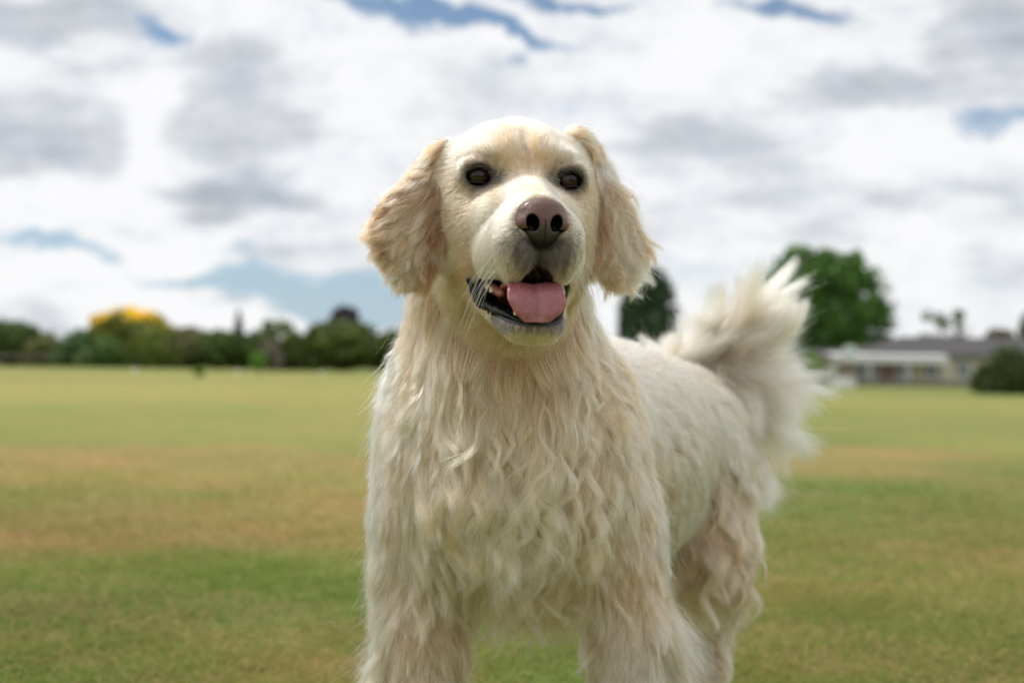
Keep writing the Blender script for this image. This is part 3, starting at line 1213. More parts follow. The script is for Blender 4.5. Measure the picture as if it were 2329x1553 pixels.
FACE = []
for a in [
    ((0, .080, -.024), (0.0, -1, .1), .0045, .35, C_CREAM), ((.012, .080, -.030), (.6, -1, .0), .0045, .35, C_WHITE),
    ((0, .045, -.006), (0, -1, .3), .006, .3, C_WHITE), ((.016, .04, -.020), (.6, -1, .0), .007, .3, C_WHITE),
    ((0, .010, .004), (0, -.6, 1), .008, .35, C_CREAM), ((.015, .005, .010), (.3, -.5, 1), .008, .35, C_CREAM),
    ((0, -.005, .025), (0, -.5, 1), .012, .35, C_CREAM), ((.018, -.004, .026), (.2, -.4, 1), .012, .35, C_CREAM),
    ((0, -.025, .050), (0, -.7, .7), .018, .35, C_WHITE), ((.03, -.03, .048), (.5, -.7, .6), .018, .35, C_WHITE),
    ((0, -.07, .064), (0, -1, 0), .020, .30, C_WHITE), ((.045, -.06, .045), (.7, -1, .0), .018, .3, C_WHITE),
    ((.038, .003, .030), (.6, -.4, .8), .010, .4, C_WHITE), ((.060, -.012, .022), (.9, -.7, .1), .011, .3, C_WHITE),
    ((.066, -.025, -.005), (.5, -1, -.7), .013, .3, C_CREAM),
    ((.027, .015, -.010), (.6, -.5, -.6), .005, .3, C_CREAM), ((.045, .014, -.018), (.5, -.5, -.9), .006, .3, C_CREAM),
    ((.030, .026, -.030), (.7, -1, -.4), .008, .3, C_CREAM), ((.055, .004, -.035), (.7, -1, -.5), .012, .3, C_CREAM),
    ((.070, -.020, -.045), (.5, -1, -.7), .028, .3, C_CREAM), ((.064, -.010, -.075), (.4, -.9, -.9), .030, .3, C_CREAM),
    ((.050, .000, -.088), (.5, -.9, -.7), .010, .3, C_GOLD), ((.060, -.03, -.10), (.5, -.6, -1), .034, .35, C_GOLD),
    ((.038, .045, -.045), (.7, -1, -.3), .008, .3, C_WHITE), ((.048, .040, -.070), (.8, -.8, -.5), .009, .3, C_WHITE),
    ((.040, .060, -.090), (.7, -.4, -1), .010, .3, C_WHITE), ((.020, .090, -.085), (.5, .0, -1), .009, .45, C_CREAM),
    ((.006, .100, -.085), (.35, .2, -1), .008, .5, C_CREAM), ((.030, .094, -.060), (1, -.5, -.2), .007, .35, C_WHITE),
    ((.030, .085, -.095), (.5, .1, -1), .010, .4, C_CREAM),
    ((0, .084, -.154), (.0, .3, -1), .008, .5, C_CREAM), ((.014, .076, -.155), (.5, .1, -1), .008, .5, C_CREAM),
    ((.030, .040, -.140), (.6, -.5, -1), .010, .3, C_WHITE), ((.045, .008, -.128), (.6, -.8, -.8), .012, .3, C_CREAM),
    ((0, .04, -.168), (0, -.7, -1), .013, .4, C_GOLD), ((.03, .0, -.150), (.3, -.8, -1), .016, .35, C_GOLD),
]:
    FACE += hrow(*a)
# neck and chest in world terms
down = (0, 0, -1)


def prow(px, py, Y, d, L, lift, grav, amp, frq, col):
    return row(P(px, py, Y), d, L, lift, grav, amp, frq, col)


BODYT = [
    # throat and neck, seen from the front
    prow(1160, 800, 1.46, (0, -.1, -1), .045, .30, .4, .003, 14, C_GOLD),
    prow(1020, 790, 1.48, (-.25, -.1, -1), .045, .30, .4, .003, 14, C_GOLD),
    prow(1300, 790, 1.48, (.2, -.1, -1), .045, .30, .4, .003, 14, C_GOLD),
    prow(940, 700, 1.52, (-.3, .2, -1), .035, .35, .3, .002, 12, C_GOLD),
    prow(1380, 720, 1.52, (.3, .2, -1), .045, .40, .3, .006, 22, (.66, .48, .30)),
    prow(1350, 680, 1.50, (.2, .1, -1), .035, .35, .3, .005, 24, (.62, .45, .28)),
    prow(900, 820, 1.56, (-.6, .1, -1), .050, .50, .3, .006, 16, C_WHITE),
    prow(1420, 820, 1.56, (.5, .1, -1), .045, .40, .3, .004, 16, C_CREAM),
    # chest
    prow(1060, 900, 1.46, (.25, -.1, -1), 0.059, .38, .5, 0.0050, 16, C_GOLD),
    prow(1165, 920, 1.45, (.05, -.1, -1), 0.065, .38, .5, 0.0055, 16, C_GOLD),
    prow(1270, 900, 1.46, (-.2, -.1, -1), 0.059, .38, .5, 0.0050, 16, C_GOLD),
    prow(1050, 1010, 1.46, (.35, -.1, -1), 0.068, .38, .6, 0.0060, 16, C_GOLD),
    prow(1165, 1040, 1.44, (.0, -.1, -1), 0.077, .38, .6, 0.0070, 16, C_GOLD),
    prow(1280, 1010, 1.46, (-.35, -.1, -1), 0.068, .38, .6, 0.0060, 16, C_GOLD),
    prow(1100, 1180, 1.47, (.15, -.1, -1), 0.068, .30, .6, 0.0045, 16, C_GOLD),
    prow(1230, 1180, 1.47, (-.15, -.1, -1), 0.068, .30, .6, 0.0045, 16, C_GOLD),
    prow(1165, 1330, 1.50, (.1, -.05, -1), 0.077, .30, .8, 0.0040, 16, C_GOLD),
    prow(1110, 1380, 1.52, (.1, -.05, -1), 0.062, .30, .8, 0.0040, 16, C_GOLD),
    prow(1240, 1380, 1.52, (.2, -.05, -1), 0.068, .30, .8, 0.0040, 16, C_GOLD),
    # shoulders
    prow(930, 960, 1.52, (-.3, .1, -1), .045, .40, .3, .002, 12, C_CREAM),
    prow(870, 960, 1.56, (-.6, .2, -1), .042, .48, .2, .002, 12, C_WHITE),
    prow(860, 1100, 1.57, (-.5, .3, -1), .038, .42, .2, .002, 12, C_WHITE),
    prow(930, 1150, 1.51, (-.1, .0, -1), .038, .30, .3, .002, 12, C_CREAM),
    prow(1400, 960, 1.53, (.2, .1, -1), .042, .35, .3, .002, 14, C_CREAM),
    prow(1470, 1000, 1.58, (.5, .3, -1), .045, .40, .2, .002, 14, C_CREAM),
    prow(1440, 1150, 1.53, (.1, .1, -1), .038, .30, .3, .002, 12, C_CREAM),
    prow(1490, 1200, 1.60, (.7, .6, -1), .050, .50, .2, .003, 14, C_WHITE),
    # forelegs: short in front, feathered behind
    prow(950, 1350, 1.52, (-.1, .1, -1), .030, .30, .3, .001, 12, C_CREAM),
    prow(1000, 1380, 1.53, (.4, .2, -1), .034, .35, .3, .002, 12, C_GOLD),
    prow(960, 1530, 1.53, (-.05, .1, -1), .026, .30, .3, .001, 12, C_CREAM),
    prow(880, 1330, 1.58, (-.9, .5, -1), .060, .55, .2, .003, 10, C_WHITE),
    prow(880, 1450, 1.60, (-1.0, .6, -1), .095, .55, .3, .006, 8, C_WHITE),
    prow(900, 1560, 1.60, (-.8, .7, -1), .085, .55, .3, .006, 8, C_WHITE),
    prow(1430, 1380, 1.53, (.0, .1, -1), .030, .30, .3, .001, 12, C_CREAM),
    prow(1450, 1330, 1.54, (.2, .1, -1), .030, .30, .3, .002, 12, C_GOLD),
    prow(1440, 1530, 1.52, (.05, .1, -1), .028, .30, .3, .001, 12, C_WHITE),
    prow(1490, 1400, 1.60, (.9, .5, -1), .070, .50, .3, .005, 9, C_CREAM),
    prow(1500, 1500, 1.60, (.9, .5, -1), .085, .50, .3, .006, 8, C_WHITE),
    prow(1380, 1450, 1.58, (-.5, .5, -1), .045, .4, .3, .004, 12, C_CREAM),
    prow(1040, 1480, 1.58, (.6, .4, -1), .055, .4, .3, .004, 12, C_CREAM),
    # back, flank and belly
    row((.02, 1.66, .57), (.2, 1, -.1), .035, .25, .1, .002, 14, C_WHITE),
    row((.10, 1.84, .56), (.25, 1, -.1), .035, .25, .1, .002, 14, C_WHITE),
    row((.19, 2.02, .55), (.5, 1, -.4), .035, .25, .1, .002, 14, C_WHITE),
    row((.15, 1.66, .50), (.3, 1, -.8), .045, .30, .2, .004, 14, C_WHITE),
    row((.22, 1.84, .47), (.3, .9, -.8), .045, .25, .2, .003, 12, C_WHITE),
    row((.15, 1.66, .40), (.3, 1, -1.2), .055, .30, .3, .005, 16, C_CREAM),
    row((.24, 1.86, .38), (.2, .7, -1.2), .075, .30, .4, .005, 14, C_WHITE),
    row((.10, 1.66, .31), (.2, .8, -1), .080, .30, .8, .006, 12, C_WHITE),
    row((.16, 1.84, .31), (.1, .6, -1), .075, .30, .8, .006, 12, C_WHITE),
    row((0, 1.70, .32), (0, .6, -1), .080, .30, .8, .006, 12, C_WHITE),
    row((-.10, 1.72, .42), (-.2, 1, -.8), .050, .30, .3, .004, 14, C_CREAM),
    row((-.02, 1.90, .42), (-.2, 1, -.8), .050, .30, .3, .004, 14, C_CREAM),
    # rump and thighs
    row((.30, 2.00, .46), (.4, .5, -1), .050, .30, .3, .004, 13, C_WHITE),
    row((.33, 2.03, .38), (.3, .3, -1), .060, .35, .4, .006, 15, C_CREAM),
    row((.30, 1.93, .36), (.1, .2, -1), .060, .35, .4, .006, 15, C_CREAM),
    row((.33, 2.02, .28), (.2, .4, -1), .045, .35, .3, .007, 18, C_GOLD),
    row((.28, 1.94, .25), (-.2, .2, -1), .070, .40, .4, .007, 14, C_CREAM),
    row((.33, 2.12, .32), (.9, .6, -1), .060, .50, .3, .005, 14, C_WHITE),
    row((.31, 2.12, .20), (.8, .6, -1), .045, .45, .3, .005, 14, C_WHITE),
    row((.30, 2.06, .15), (.2, .2, -1), .040, .35, .3, .004, 14, C_CREAM),
    row((.29, 2.10, .06), (.0, .0, -1), .018, .30, .2, .001, 12, C_CREAM),
    row((.16, 2.05, .15), (-.1, .1, -1), .024, .30, .2, .001, 12, C_CREAM),
    row((.14, 2.05, .32), (-.3, .2, -1), .050, .30, .3, .003, 12, C_CREAM),
    row((.24, 2.14, .44), (.3, 1, -1), .060, .35, .3, .004, 12, C_WHITE),
    # feet
    row((-.10, 1.53, .04), (0, -.4, -1), .014, .3, .1, 0, 12, C_CREAM),
    row((.13, 1.53, .04), (0, -.4, -1), .014, .3, .1, 0, 12, C_CREAM),
]

LOCKT = [
    # chest
    prow(1060, 900, 1.46, (.25, -.1, -1), .095, .38, .5, .010, 13, C_CREAM),
    prow(1165, 920, 1.45, (.05, -.1, -1), .105, .38, .5, .011, 13, C_CREAM),
    prow(1270, 900, 1.46, (-.2, -.1, -1), .095, .38, .5, .010, 13, C_CREAM),
    prow(1050, 1010, 1.46, (.35, -.1, -1), .110, .38, .6, .012, 13, C_CREAM),
    prow(1165, 1040, 1.44, (.0, -.1, -1), .125, .38, .6, .014, 12, C_CREAM),
    prow(1280, 1010, 1.46, (-.35, -.1, -1), .110, .38, .6, .012, 13, C_CREAM),
    prow(1100, 1180, 1.47, (.15, -.1, -1), .085, .30, .6, .009, 12, C_CREAM),
    prow(1230, 1180, 1.47, (-.15, -.1, -1), .085, .30, .6, .009, 12, C_CREAM),
    prow(1165, 1330, 1.50, (.1, -.05, -1), .115, .30, .8, .008, 11, C_CREAM),
    prow(1110, 1380, 1.52, (.1, -.05, -1), .075, .30, .8, .008, 11, C_CREAM),
    prow(1240, 1380, 1.52, (.2, -.05, -1), .08, .30, .8, .008, 11, C_CREAM),
    prow(1340, 760, 1.50, (.1, .0, -1), .050, .4, .3, .008, 18, C_GOLD),
    prow(1400, 860, 1.54, (.1, .1, -1), .070, .4, .3, .010, 18, C_GOLD),
    prow(940, 820, 1.53, (-.2, .0, -1), .060, .4, .3, .008, 18, C_CREAM),
    prow(900, 1000, 1.53, (.1, .0, -1), .060, .35, .3, .005, 14, C_WHITE),
    prow(1440, 1000, 1.53, (-.1, .0, -1), .060, .35, .3, .006, 14, C_CREAM),
]


EART = []
E_MID = (.53, .35, .215)
E_TAN = (.42, .255, .145)
for s, base in ((-1, [
        ((-.070, -.040, .025), (-.5, -.1, -.9), .022, .3, C_GOLD), ((-.082, -.030, .012), (-.8, -.1, -.8), .030, .3, E_MID),
        ((-.072, -.030, -.010), (-.12, .1, -1), .026, .25, C_DTAN), ((-.075, -.024, -.045), (-.10, .05, -1), .030, .25, C_DTAN),
        ((-.098, -.028, -.010), (-1.0, -.1, -1.05), .044, .3, E_TAN), ((-.118, -.026, -.035), (-1.0, -.1, -.55), .046, .3, E_TAN),
        ((-.100, -.020, -.035), (-.75, .0, -1), .042, .25, E_MID), ((-.105, -.018, -.065), (-.55, .0, -1), .032, .3, E_MID),
        ((-.122, -.026, -.065), (-1.0, -.1, -.6), .028, .3, E_TAN), ((-.090, -.018, -.080), (-.15, .0, -1), .034, .25, E_TAN),
        ((-.110, -.026, -.095), (-.30, .0, -1), .024, .3, E_MID)]),
        (1, [
        ((.062, -.045, .050), (.6, -.1, -.3), .018, .35, C_GOLD), ((.074, -.040, .040), (.6, .0, -.9), .024, .3, C_GOLD),
        ((.085, -.048, .035), (.8, -.3, -.5), .034, .4, C_WHITE),
        ((.074, -.034, .010), (.25, .1, -1), .028, .25, E_TAN), ((.078, -.026, -.030), (.18, .1, -1), .032, .22, C_DTAN),
        ((.100, -.045, .000), (.8, -.2, -.8), .045, .3, E_MID), ((.095, -.035, -.030), (.45, .0, -1), .042, .25, E_MID),
        ((.118, -.048, -.035), (.75, -.2, -.8), .050, .3, E_MID), ((.118, -.045, -.070), (.6, -.1, -1), .040, .3, C_WHITE),
        ((.090, -.028, -.070), (.2, .05, -1), .034, .22, E_TAN), ((.104, -.034, -.085), (.25, .0, -1), .034, .25, E_MID)])):
    for p, d, L, lift, c in base:
        EART.append(row(H(*p), HD(d), L, lift, .05, .0034, 26, c))


def face_colour(root, col, r_):
    q = to_head(root)
    d = dark_amount(q)
    streak = .5 + .5 * vnoise(q * [1, .6, .35], 420, 33, 1)[:, 0]
    is_dark = r_.random(len(q)) < 1.1 * np.maximum(0, d - .62) + d * (.28 + 1.6 * np.clip(streak, 0, 2) ** 1.5)
    t = np.where(is_dark, r_.uniform(.85, 1, len(q)), 0)
    col = cmix(col, [.050, .046, .045], t)
    return col


if FUR:
    allr_head_c = np.array([0, -.03, -.05])
    dlt = np.linalg.norm

    def cam_weight(c):
        """More, finer hairs where the dog is nearest to the camera side."""
        _, g_ = G.sample(c, True)
        g_ = norm(g_)
        view = norm(np.array([.0, 0, CAM_H]) - c)
        f = (g_ * view).sum(1)
        return np.where(f > -.35, 1.0, .25)

    # which places belong to the face, the ears, the tail
    def regions(p):
        q = to_head(p)
        e = np.minimum(ear_d(q, 0), ear_d(q, 1))
        hd = ell_d(q, (0, -.03, -.04), (.086, .15, .125))
        ear = (e < .004)
        md_ = mouth_d(q)
        te = np.full(len(p), 9.0)
        for a, b, ra, rb in zip(TAIL[:-1], TAIL[1:], TAIL_R[:-1], TAIL_R[1:]):
            ab = b - a
            t = np.clip(((p - a) @ ab) / (ab @ ab), 0, 1)
            te = np.minimum(te, np.linalg.norm(p - a - t[:, None] * ab, axis=1) - (ra + rb) / 2)
        tail = te < .006
        jaw = ell_d(q, (0, .03, -.13), (.058, .075, .042))
        face = (q[:, 1] > -.115) & ((hd < .012) | (jaw < 0)) & ~ear
        bad = np.zeros(len(p), bool)
        bad |= (md_ < .0022) & (q[:, 1] > -.06) & (np.abs(q[:, 0]) < .07) & (q[:, 1] < .12)
        for s in (-1, 1):
            x = q - np.array([s * EYE[0], EYE[1], EYE[2]])
            bad |= (x[:, 1] > 0) & ((x[:, 0] / .0140) ** 2 + ((x[:, 2] + .0008) / .0098) ** 2 < 1) & (np.abs(x[:, 1]) < .03)
        bad |= ell_d(q, (0, .098, -.0545), (.0235, .022, .0235)) < 0
        return face, ear, tail, bad

    # face
    cand = tri_points(300000, lambda c: ((np.linalg.norm(to_head(c) - [0, .0, -.05], axis=1) < .19) & (to_head(c)[:, 1] > -.13)) * (.3 + 1.0 * (to_head(c)[:, 1] > -.05) + .8 * (to_head(c)[:, 1] > .02)))
    f_, e_, t_l, bad = regions(cand)
    froot = cand[f_ & ~bad]
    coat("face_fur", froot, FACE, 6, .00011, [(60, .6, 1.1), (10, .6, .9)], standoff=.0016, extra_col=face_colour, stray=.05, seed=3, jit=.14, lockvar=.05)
    print("face", len(froot))
    # ears
    cand = tri_points(110000, lambda c: (np.minimum(ear_d(to_head(c), 0), ear_d(to_head(c), 1)) < .008))
    f_, e_, t_l, bad = regions(cand)
    eroot = cand[e_]
    ecol = shepard(eroot, EART)[:, 8:11]

    def ear_colour(root, col, r_):
        st_ = vnoise(to_head(root) * [1, .3, .35], 330, 12, 1)[:, 0]
        return col * (1 + .34 * st_)[:, None] ** np.array([1, 1.25, 1.6])
    coat("ear_fur", eroot, EART, 12, .00014, [(220, .80, 1.0), (26, .8, .8)], standoff=.003, extra_col=ear_colour, stray=.05, seed=4, jit=.14, lockvar=.12, ampmul=.8, swirlmul=.45)
    eq = to_head(eroot)
    eout = eroot[(np.abs(eq[:, 0]) > .088) & (eq[:, 2] < .02)]
    locks("ear_lock", eout[:190], EART, 16, .00014, 80, .0062, seed=43, standoff=.004, ampmul=1.5, Lmul=1.12, lockvar=.16, jit=.16)
    print("ear", len(eroot))
    # body
    def bw(c):
        v = cam_weight(c)
        front = sstep(-c[:, 1], -1.80, -1.62)
        return v * (.45 + .9 * front)
    cand = tri_points(400000, bw)
    f_, e_, t_l, bad = regions(cand)
    broot = cand[~f_ & ~e_ & ~t_l & ~bad & (cand[:, 2] > .012)]
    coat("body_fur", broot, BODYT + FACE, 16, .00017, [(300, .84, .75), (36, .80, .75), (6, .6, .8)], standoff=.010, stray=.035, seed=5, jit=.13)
    print("body", len(broot))
    # loose hairs that stand off the coat, and the feathering behind the legs
    idx = rng.choice(len(broot), 5200, replace=False)
    coat("stray_hair", broot[idx], BODYT + FACE, 14, .00012, [(4, .25, 1.0)], standoff=.014, stray=.10, seed=15, jit=.22, Lmul=1.35, liftmul=1.7, ampmul=1.6)
    idx = rng.choice(len(eroot), 1500, replace=False)
    coat("stray_hair", eroot[idx], EART, 14, .00010, [(3, .25, 1.0)], standoff=.006, stray=.12, seed=16, jit=.25, Lmul=1.3, liftmul=1.6, ampmul=2)
    FT = [row((-.13, 1.60, .33), (-1, .4, -.9), .075, .5, .2, .004, 9, C_WHITE), row((-.13, 1.60, .25), (-1, .4, -.95), .105, .5, .3, .008, 7, C_WHITE),
          row((-.12, 1.60, .17), (-1, .4, -.7), .100, .5, .3, .008, 7, C_WHITE), row((-.08, 1.62, .22), (-.2, 1, -1), .07, .4, .3, .005, 9, C_CREAM),
          row((.14, 1.60, .33), (1, .5, -1), .07, .45, .2, .004, 9, C_CREAM), row((.15, 1.60, .25), (1, .4, -.85), .12, .5, .2, .009, 7, C_WHITE),
          row((.15, 1.60, .17), (1, .4, -.6), .125, .5, .3, .008, 7, C_WHITE), row((.10, 1.62, .22), (.2, 1, -1), .07, .4, .3, .005, 9, C_CREAM),
          row((.33, 2.13, .36), (.9, .6, -1), .07, .45, .2, .006, 12, C_WHITE), row((.31, 2.13, .22), (.9, .6, -.9), .06, .45, .2, .006, 12, C_WHITE),
          row((.31, 2.14, .12), (.6, .8, -1), .04, .45, .2, .003, 12, C_WHITE), row((.13, 2.14, .25), (-.4, 1, -1), .06, .45, .2, .006, 12, C_WHITE)]
    q = tri_points(240000)
    sel = ((np.abs(q[:, 0] + .115) < .035) & (q[:, 1] > 1.575) & (q[:, 1] < 1.66) & (q[:, 2] > .10) & (q[:, 2] < .36) & (q[:, 0] < -.098 + .1 * (q[:, 1] - 1.575)))
    sel |= ((np.abs(q[:, 0] - .135) < .04) & (q[:, 1] > 1.575) & (q[:, 1] < 1.66) & (q[:, 2] > .10) & (q[:, 2] < .36) & (q[:, 0] > .118))
    sel |= ((q[:, 0] > .27) & (q[:, 1] > 2.08) & (q[:, 2] > .08) & (q[:, 2] < .40))
    froot2 = q[sel][:12000]
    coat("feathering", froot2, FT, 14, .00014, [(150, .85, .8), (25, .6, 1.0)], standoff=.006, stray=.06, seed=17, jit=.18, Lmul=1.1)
    print("feather", len(froot2))
    q = tri_points(60000)
    qx = q - np.array([0, 0, 0])
    sel = (q[:, 1] < 1.60) & (q[:, 2] > .30) & (q[:, 2] < .56) & (np.abs(q[:, 0]) < .105) & (np.linalg.norm(to_head(q) - [0, 0, -.08], axis=1) > .125) & ~((np.abs(q[:, 0]) < .05) & (q[:, 2] > .50))
    sel &= rng.random(len(q)) < np.exp(-(q[:, 0] / .085) ** 2)
    lroot = q[sel][:125]
    locks("chest_lock", lroot, LOCKT, 22, .00014, 260, .0135, seed=31, standoff=.012, ampmul=.95, Lmul=.95, lockvar=.07, tint=1.06, jit=.2)  # tint on locks and fine wisps paints highlights over the darker base coat
    locks("fine_wisp", q[sel][150:620], LOCKT, 20, .00016, 42, .0042, seed=41, standoff=.015, ampmul=1.0, Lmul=.95, lockvar=.08, tint=1.13, jit=.25)
    sel = (q[:, 2] > .12) & (np.linalg.norm(to_head(q) - [0, 0, -.05], axis=1) > .17) & (q[:, 2] < .6)
    locks("fine_wisp", q[sel][:1500], BODYT, 14, .00017, 34, .0045, seed=42, standoff=.011, ampmul=1.6, Lmul=1.15, lockvar=.06, tint=1.05, jit=.22)
    sel = ((q[:, 0] > .10) & (q[:, 1] > 1.66) & (q[:, 2] > .28) & (q[:, 2] < .52))
    locks("flank_lock", q[sel][:170], BODYT, 16, .00020, 190, .018, seed=32, Lmul=1.15, ampmul=1.3, standoff=.009, lockvar=.06)
    sel = ((q[:, 1] < 1.66) & (q[:, 2] > .12) & (q[:, 2] < .50) & (np.abs(q[:, 0]) > .085))
    locks("leg_lock", q[sel][:200], BODYT, 14, .00016, 150, .012, seed=33, Lmul=1.1, ampmul=1.5, standoff=.006, lockvar=.05)
    sel = ((q[:, 1] > 1.90) & (q[:, 2] > .09) & (q[:, 2] < .46) & (q[:, 0] > .12))
    locks("leg_lock", q[sel][:190], BODYT, 16, .00019, 170, .012, seed=34, Lmul=1.35, ampmul=1.6, standoff=.010, lockvar=.06)
    print("locks", len(lroot))
    # tail
    cand = tri_points(500000, lambda c: (np.linalg.norm(c - TAIL[2], axis=1) < .2) * (c[:, 1] > 2.05) * 1.0)
    f_, e_, t_l, bad = regions(cand)
    troot = cand[t_l][:20000]
    TT = []
    for i, (du, Lu, dt, Lt) in enumerate((((.22, .1, -1), .25, (-.1, .1, 1), .07), ((.42, .1, -1), .25, (.0, .1, 1), .09), ((.70, .0, -1), .23, (.0, .0, 1), .13),
                                          ((.9, -.1, -.75), .175, (.05, .0, 1), .155), ((.6, -.1, .5), .115, (.2, .0, 1), .16))):
        for o_ in ((0, 0, -1), (1, 0, -.4), (-.6, 0, -1), (0, -1, -.3)):
            TT.append(row(TAIL[i] + np.array(o_) * TAIL_R[i], du, Lu, .2, .30, .013, 5, C_WHITE))
        for o_ in ((0, 0, 1), (-.7, 0, .8)):
            TT.append(row(TAIL[i] + np.array(o_) * TAIL_R[i], dt, Lt, .35, .0, .012, 5, C_WHITE))
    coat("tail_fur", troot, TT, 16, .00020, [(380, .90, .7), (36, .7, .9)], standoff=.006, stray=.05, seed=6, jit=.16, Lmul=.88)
    locks("tail_lock", cand[t_l][30000:30085], TT, 20, .00017, 330, .026, seed=36, Lmul=.98, ampmul=1.5, standoff=.004, lockvar=.05, jit=.10)
    print("tail", len(troot))
    # whiskers and lashes
    W_, R_, C_ = [], [], []
    rw = np.random.default_rng(11)
    for s in (-1, 1):
        for i in range(26):
            b = np.array([s * rw.uniform(.030, .043), rw.uniform(.045, .085), rw.uniform(-.098, -.070)])
            L = rw.uniform(.035, .065)
            d = norm(np.array([s * rw.uniform(.5, 1.0), rw.uniform(-.5, .1), -rw.uniform(.5, 1.1)]))
            u = np.linspace(0, 1, 12)[:, None]
            pts = b + d * L * u + np.array([-s * .15, -.1, -.75]) * L * u ** 2 * .6
            W_.append(HO + pts @ HM.T)
            R_.append(.00016)
            C_.append((.88, .80, .66))
        for i in range(22):
            a = math.pi * (i + .5) / 22
            b = np.array([s * EYE[0] + .0125 * math.cos(a), EYE[1] + .011, EYE[2] + .0072 * math.sin(a) - .0015])
            d = norm(np.array([.8 * math.cos(a) + s * .2, .75, .25 + .5 * math.sin(a)]))
            u = np.linspace(0, 1, 12)[:, None]
            pts = b + d * .0065 * u + np.array([0, -.0015, .0022]) * u ** 2
            W_.append(HO + pts @ HM.T)
            R_.append(.00010)
            C_.append((.06, .05, .045))
    make_curves("whiskers", np.array(W_), np.array(R_), np.array(C_), M_FUR, body)


# ---------------------------------------------------------------- the field
def lerp(a, b, t):
    return a + (b - a) * t


def terrain(x, y):
    """The field falls away gently towards the houses on the far right."""
    x, y = np.asarray(x, float), np.asarray(y, float)
    fall = -0.55 * sstep(y, 12, 75) * sstep(x, -8, 22)
    roll_ = .05 * np.sin(x * .11 + y * .05) * sstep(y, 8, 40)
    return fall + roll_


# patches of dry and green turf: place in the field, half-widths, colour
G_GRN = np.array([.180, .238, .062])
G_DGR = np.array([.145, .190, .052])
G_YEL = np.array([.400, .365, .120])
G_BRN = np.array([.410, .285, .125])
G_ORG = np.array([.375, .262, .125])
PATCH = []


def patch(px, py, rx, ry, c, a=1.0):
    x, y = ground_at(px, py)
    x2, _ = ground_at(px + rx, py)
    _, y0 = ground_at(px, py - ry)
    _, y1 = ground_at(px, py + ry)
    y0 = min(y0, y * 2.2)
    PATCH.append((x, .5 * (y0 + y1), abs(x2 - x), max(.5 * (y0 - y1), .05), c, a))


for a in [
    (400, 858, 900, 8, lerp(G_YEL, G_GRN, .25)), (300, 895, 900, 22, G_YEL), (1500, 905, 700, 22, lerp(G_YEL, G_GRN, .2)),
    (150, 960, 500, 32, lerp(G_GRN, G_YEL, .45)), (650, 970, 500, 34, lerp(G_YEL, G_GRN, .35)),
    (330, 1035, 420, 22, G_BRN, 1.2), (120, 1085, 400, 26, lerp(G_BRN, G_YEL, .35)), (620, 1100, 350, 36, lerp(G_YEL, G_BRN, .6)),
    (720, 1090, 160, 14, G_GRN, .5), (380, 1120, 300, 30, lerp(G_GRN, G_BRN, .4)),
    (80, 1210, 420, 55, G_ORG, 1.2), (520, 1190, 330, 40, G_BRN, 1.1), (760, 1150, 170, 30, G_BRN, .9),
    (500, 1300, 700, 40, lerp(G_GRN, G_YEL, .25), 1.1), (560, 1345, 600, 45, G_GRN, 1.1), (80, 1400, 400, 55, G_DGR),
    (430, 1470, 500, 45, lerp(G_GRN, G_BRN, .35)), (250, 1540, 400, 30, G_GRN, .6), (700, 1530, 260, 40, G_BRN, .9),
    (2100, 905, 420, 16, lerp(G_GRN, G_YEL, .55)), (2100, 960, 420, 36, lerp(G_GRN, G_YEL, .35)), (1900, 1000, 120, 16, G_GRN, .7),
    (1860, 1052, 190, 22, G_BRN, 1.5), (2050, 1030, 170, 16, G_BRN, 1.2), (2300, 1015, 150, 18, lerp(G_GRN, G_YEL, .6)),
    (1900, 1110, 330, 32, lerp(G_GRN, G_DGR, .3), 1.4), (2250, 1060, 200, 18, G_GRN, 1.2), (2300, 1110, 170, 26, lerp(G_DGR, G_BRN, .4)),
    (1800, 1180, 260, 35, G_GRN), (2150, 1170, 280, 40, lerp(G_DGR, G_BRN, .3)), (2000, 1250, 300, 25, lerp(G_BRN, G_DGR, .4)),
    (1800, 1280, 300, 30, lerp(G_GRN, G_YEL, .2)), (2200, 1290, 260, 40, lerp(G_BRN, G_GRN, .45)),
    (1800, 1350, 260, 28, G_BRN, .8), (2100, 1380, 340, 40, lerp(G_GRN, G_BRN, .35)), (1900, 1450, 340, 40, lerp(G_DGR, G_YEL, .35)),
    (2200, 1500, 300, 40, lerp(G_DGR, G_BRN, .45)), (1750, 1520, 180, 30, lerp(G_GRN, G_BRN, .5)), (1240, 1520, 160, 60, G_GRN),
]:
    patch(*a)


def turf_colour(x, y):
    p = np.stack([x, y, 0 * x], 1)
    yy_ = np.maximum(y, .5)
    wob = vnoise(np.stack([x / yy_ * 8, np.log(yy_) * 5, 0 * x], 1), 1.0, 71, 2) * .25
    acc = np.tile(G_GRN * .8 + G_YEL * .2, (len(x), 1)) * .12
    wsum = np.full(len(x), .12)
    for (cx, cy, rx, ry, c, a) in PATCH:
        e = ((x - cx) / rx + wob[:, 0]) ** 2 + ((y - cy) / ry + wob[:, 1]) ** 2
        wt = a * np.exp(-e * 1.1)
        acc += wt[:, None] * c
        wsum += wt
    return acc / wsum[:, None]


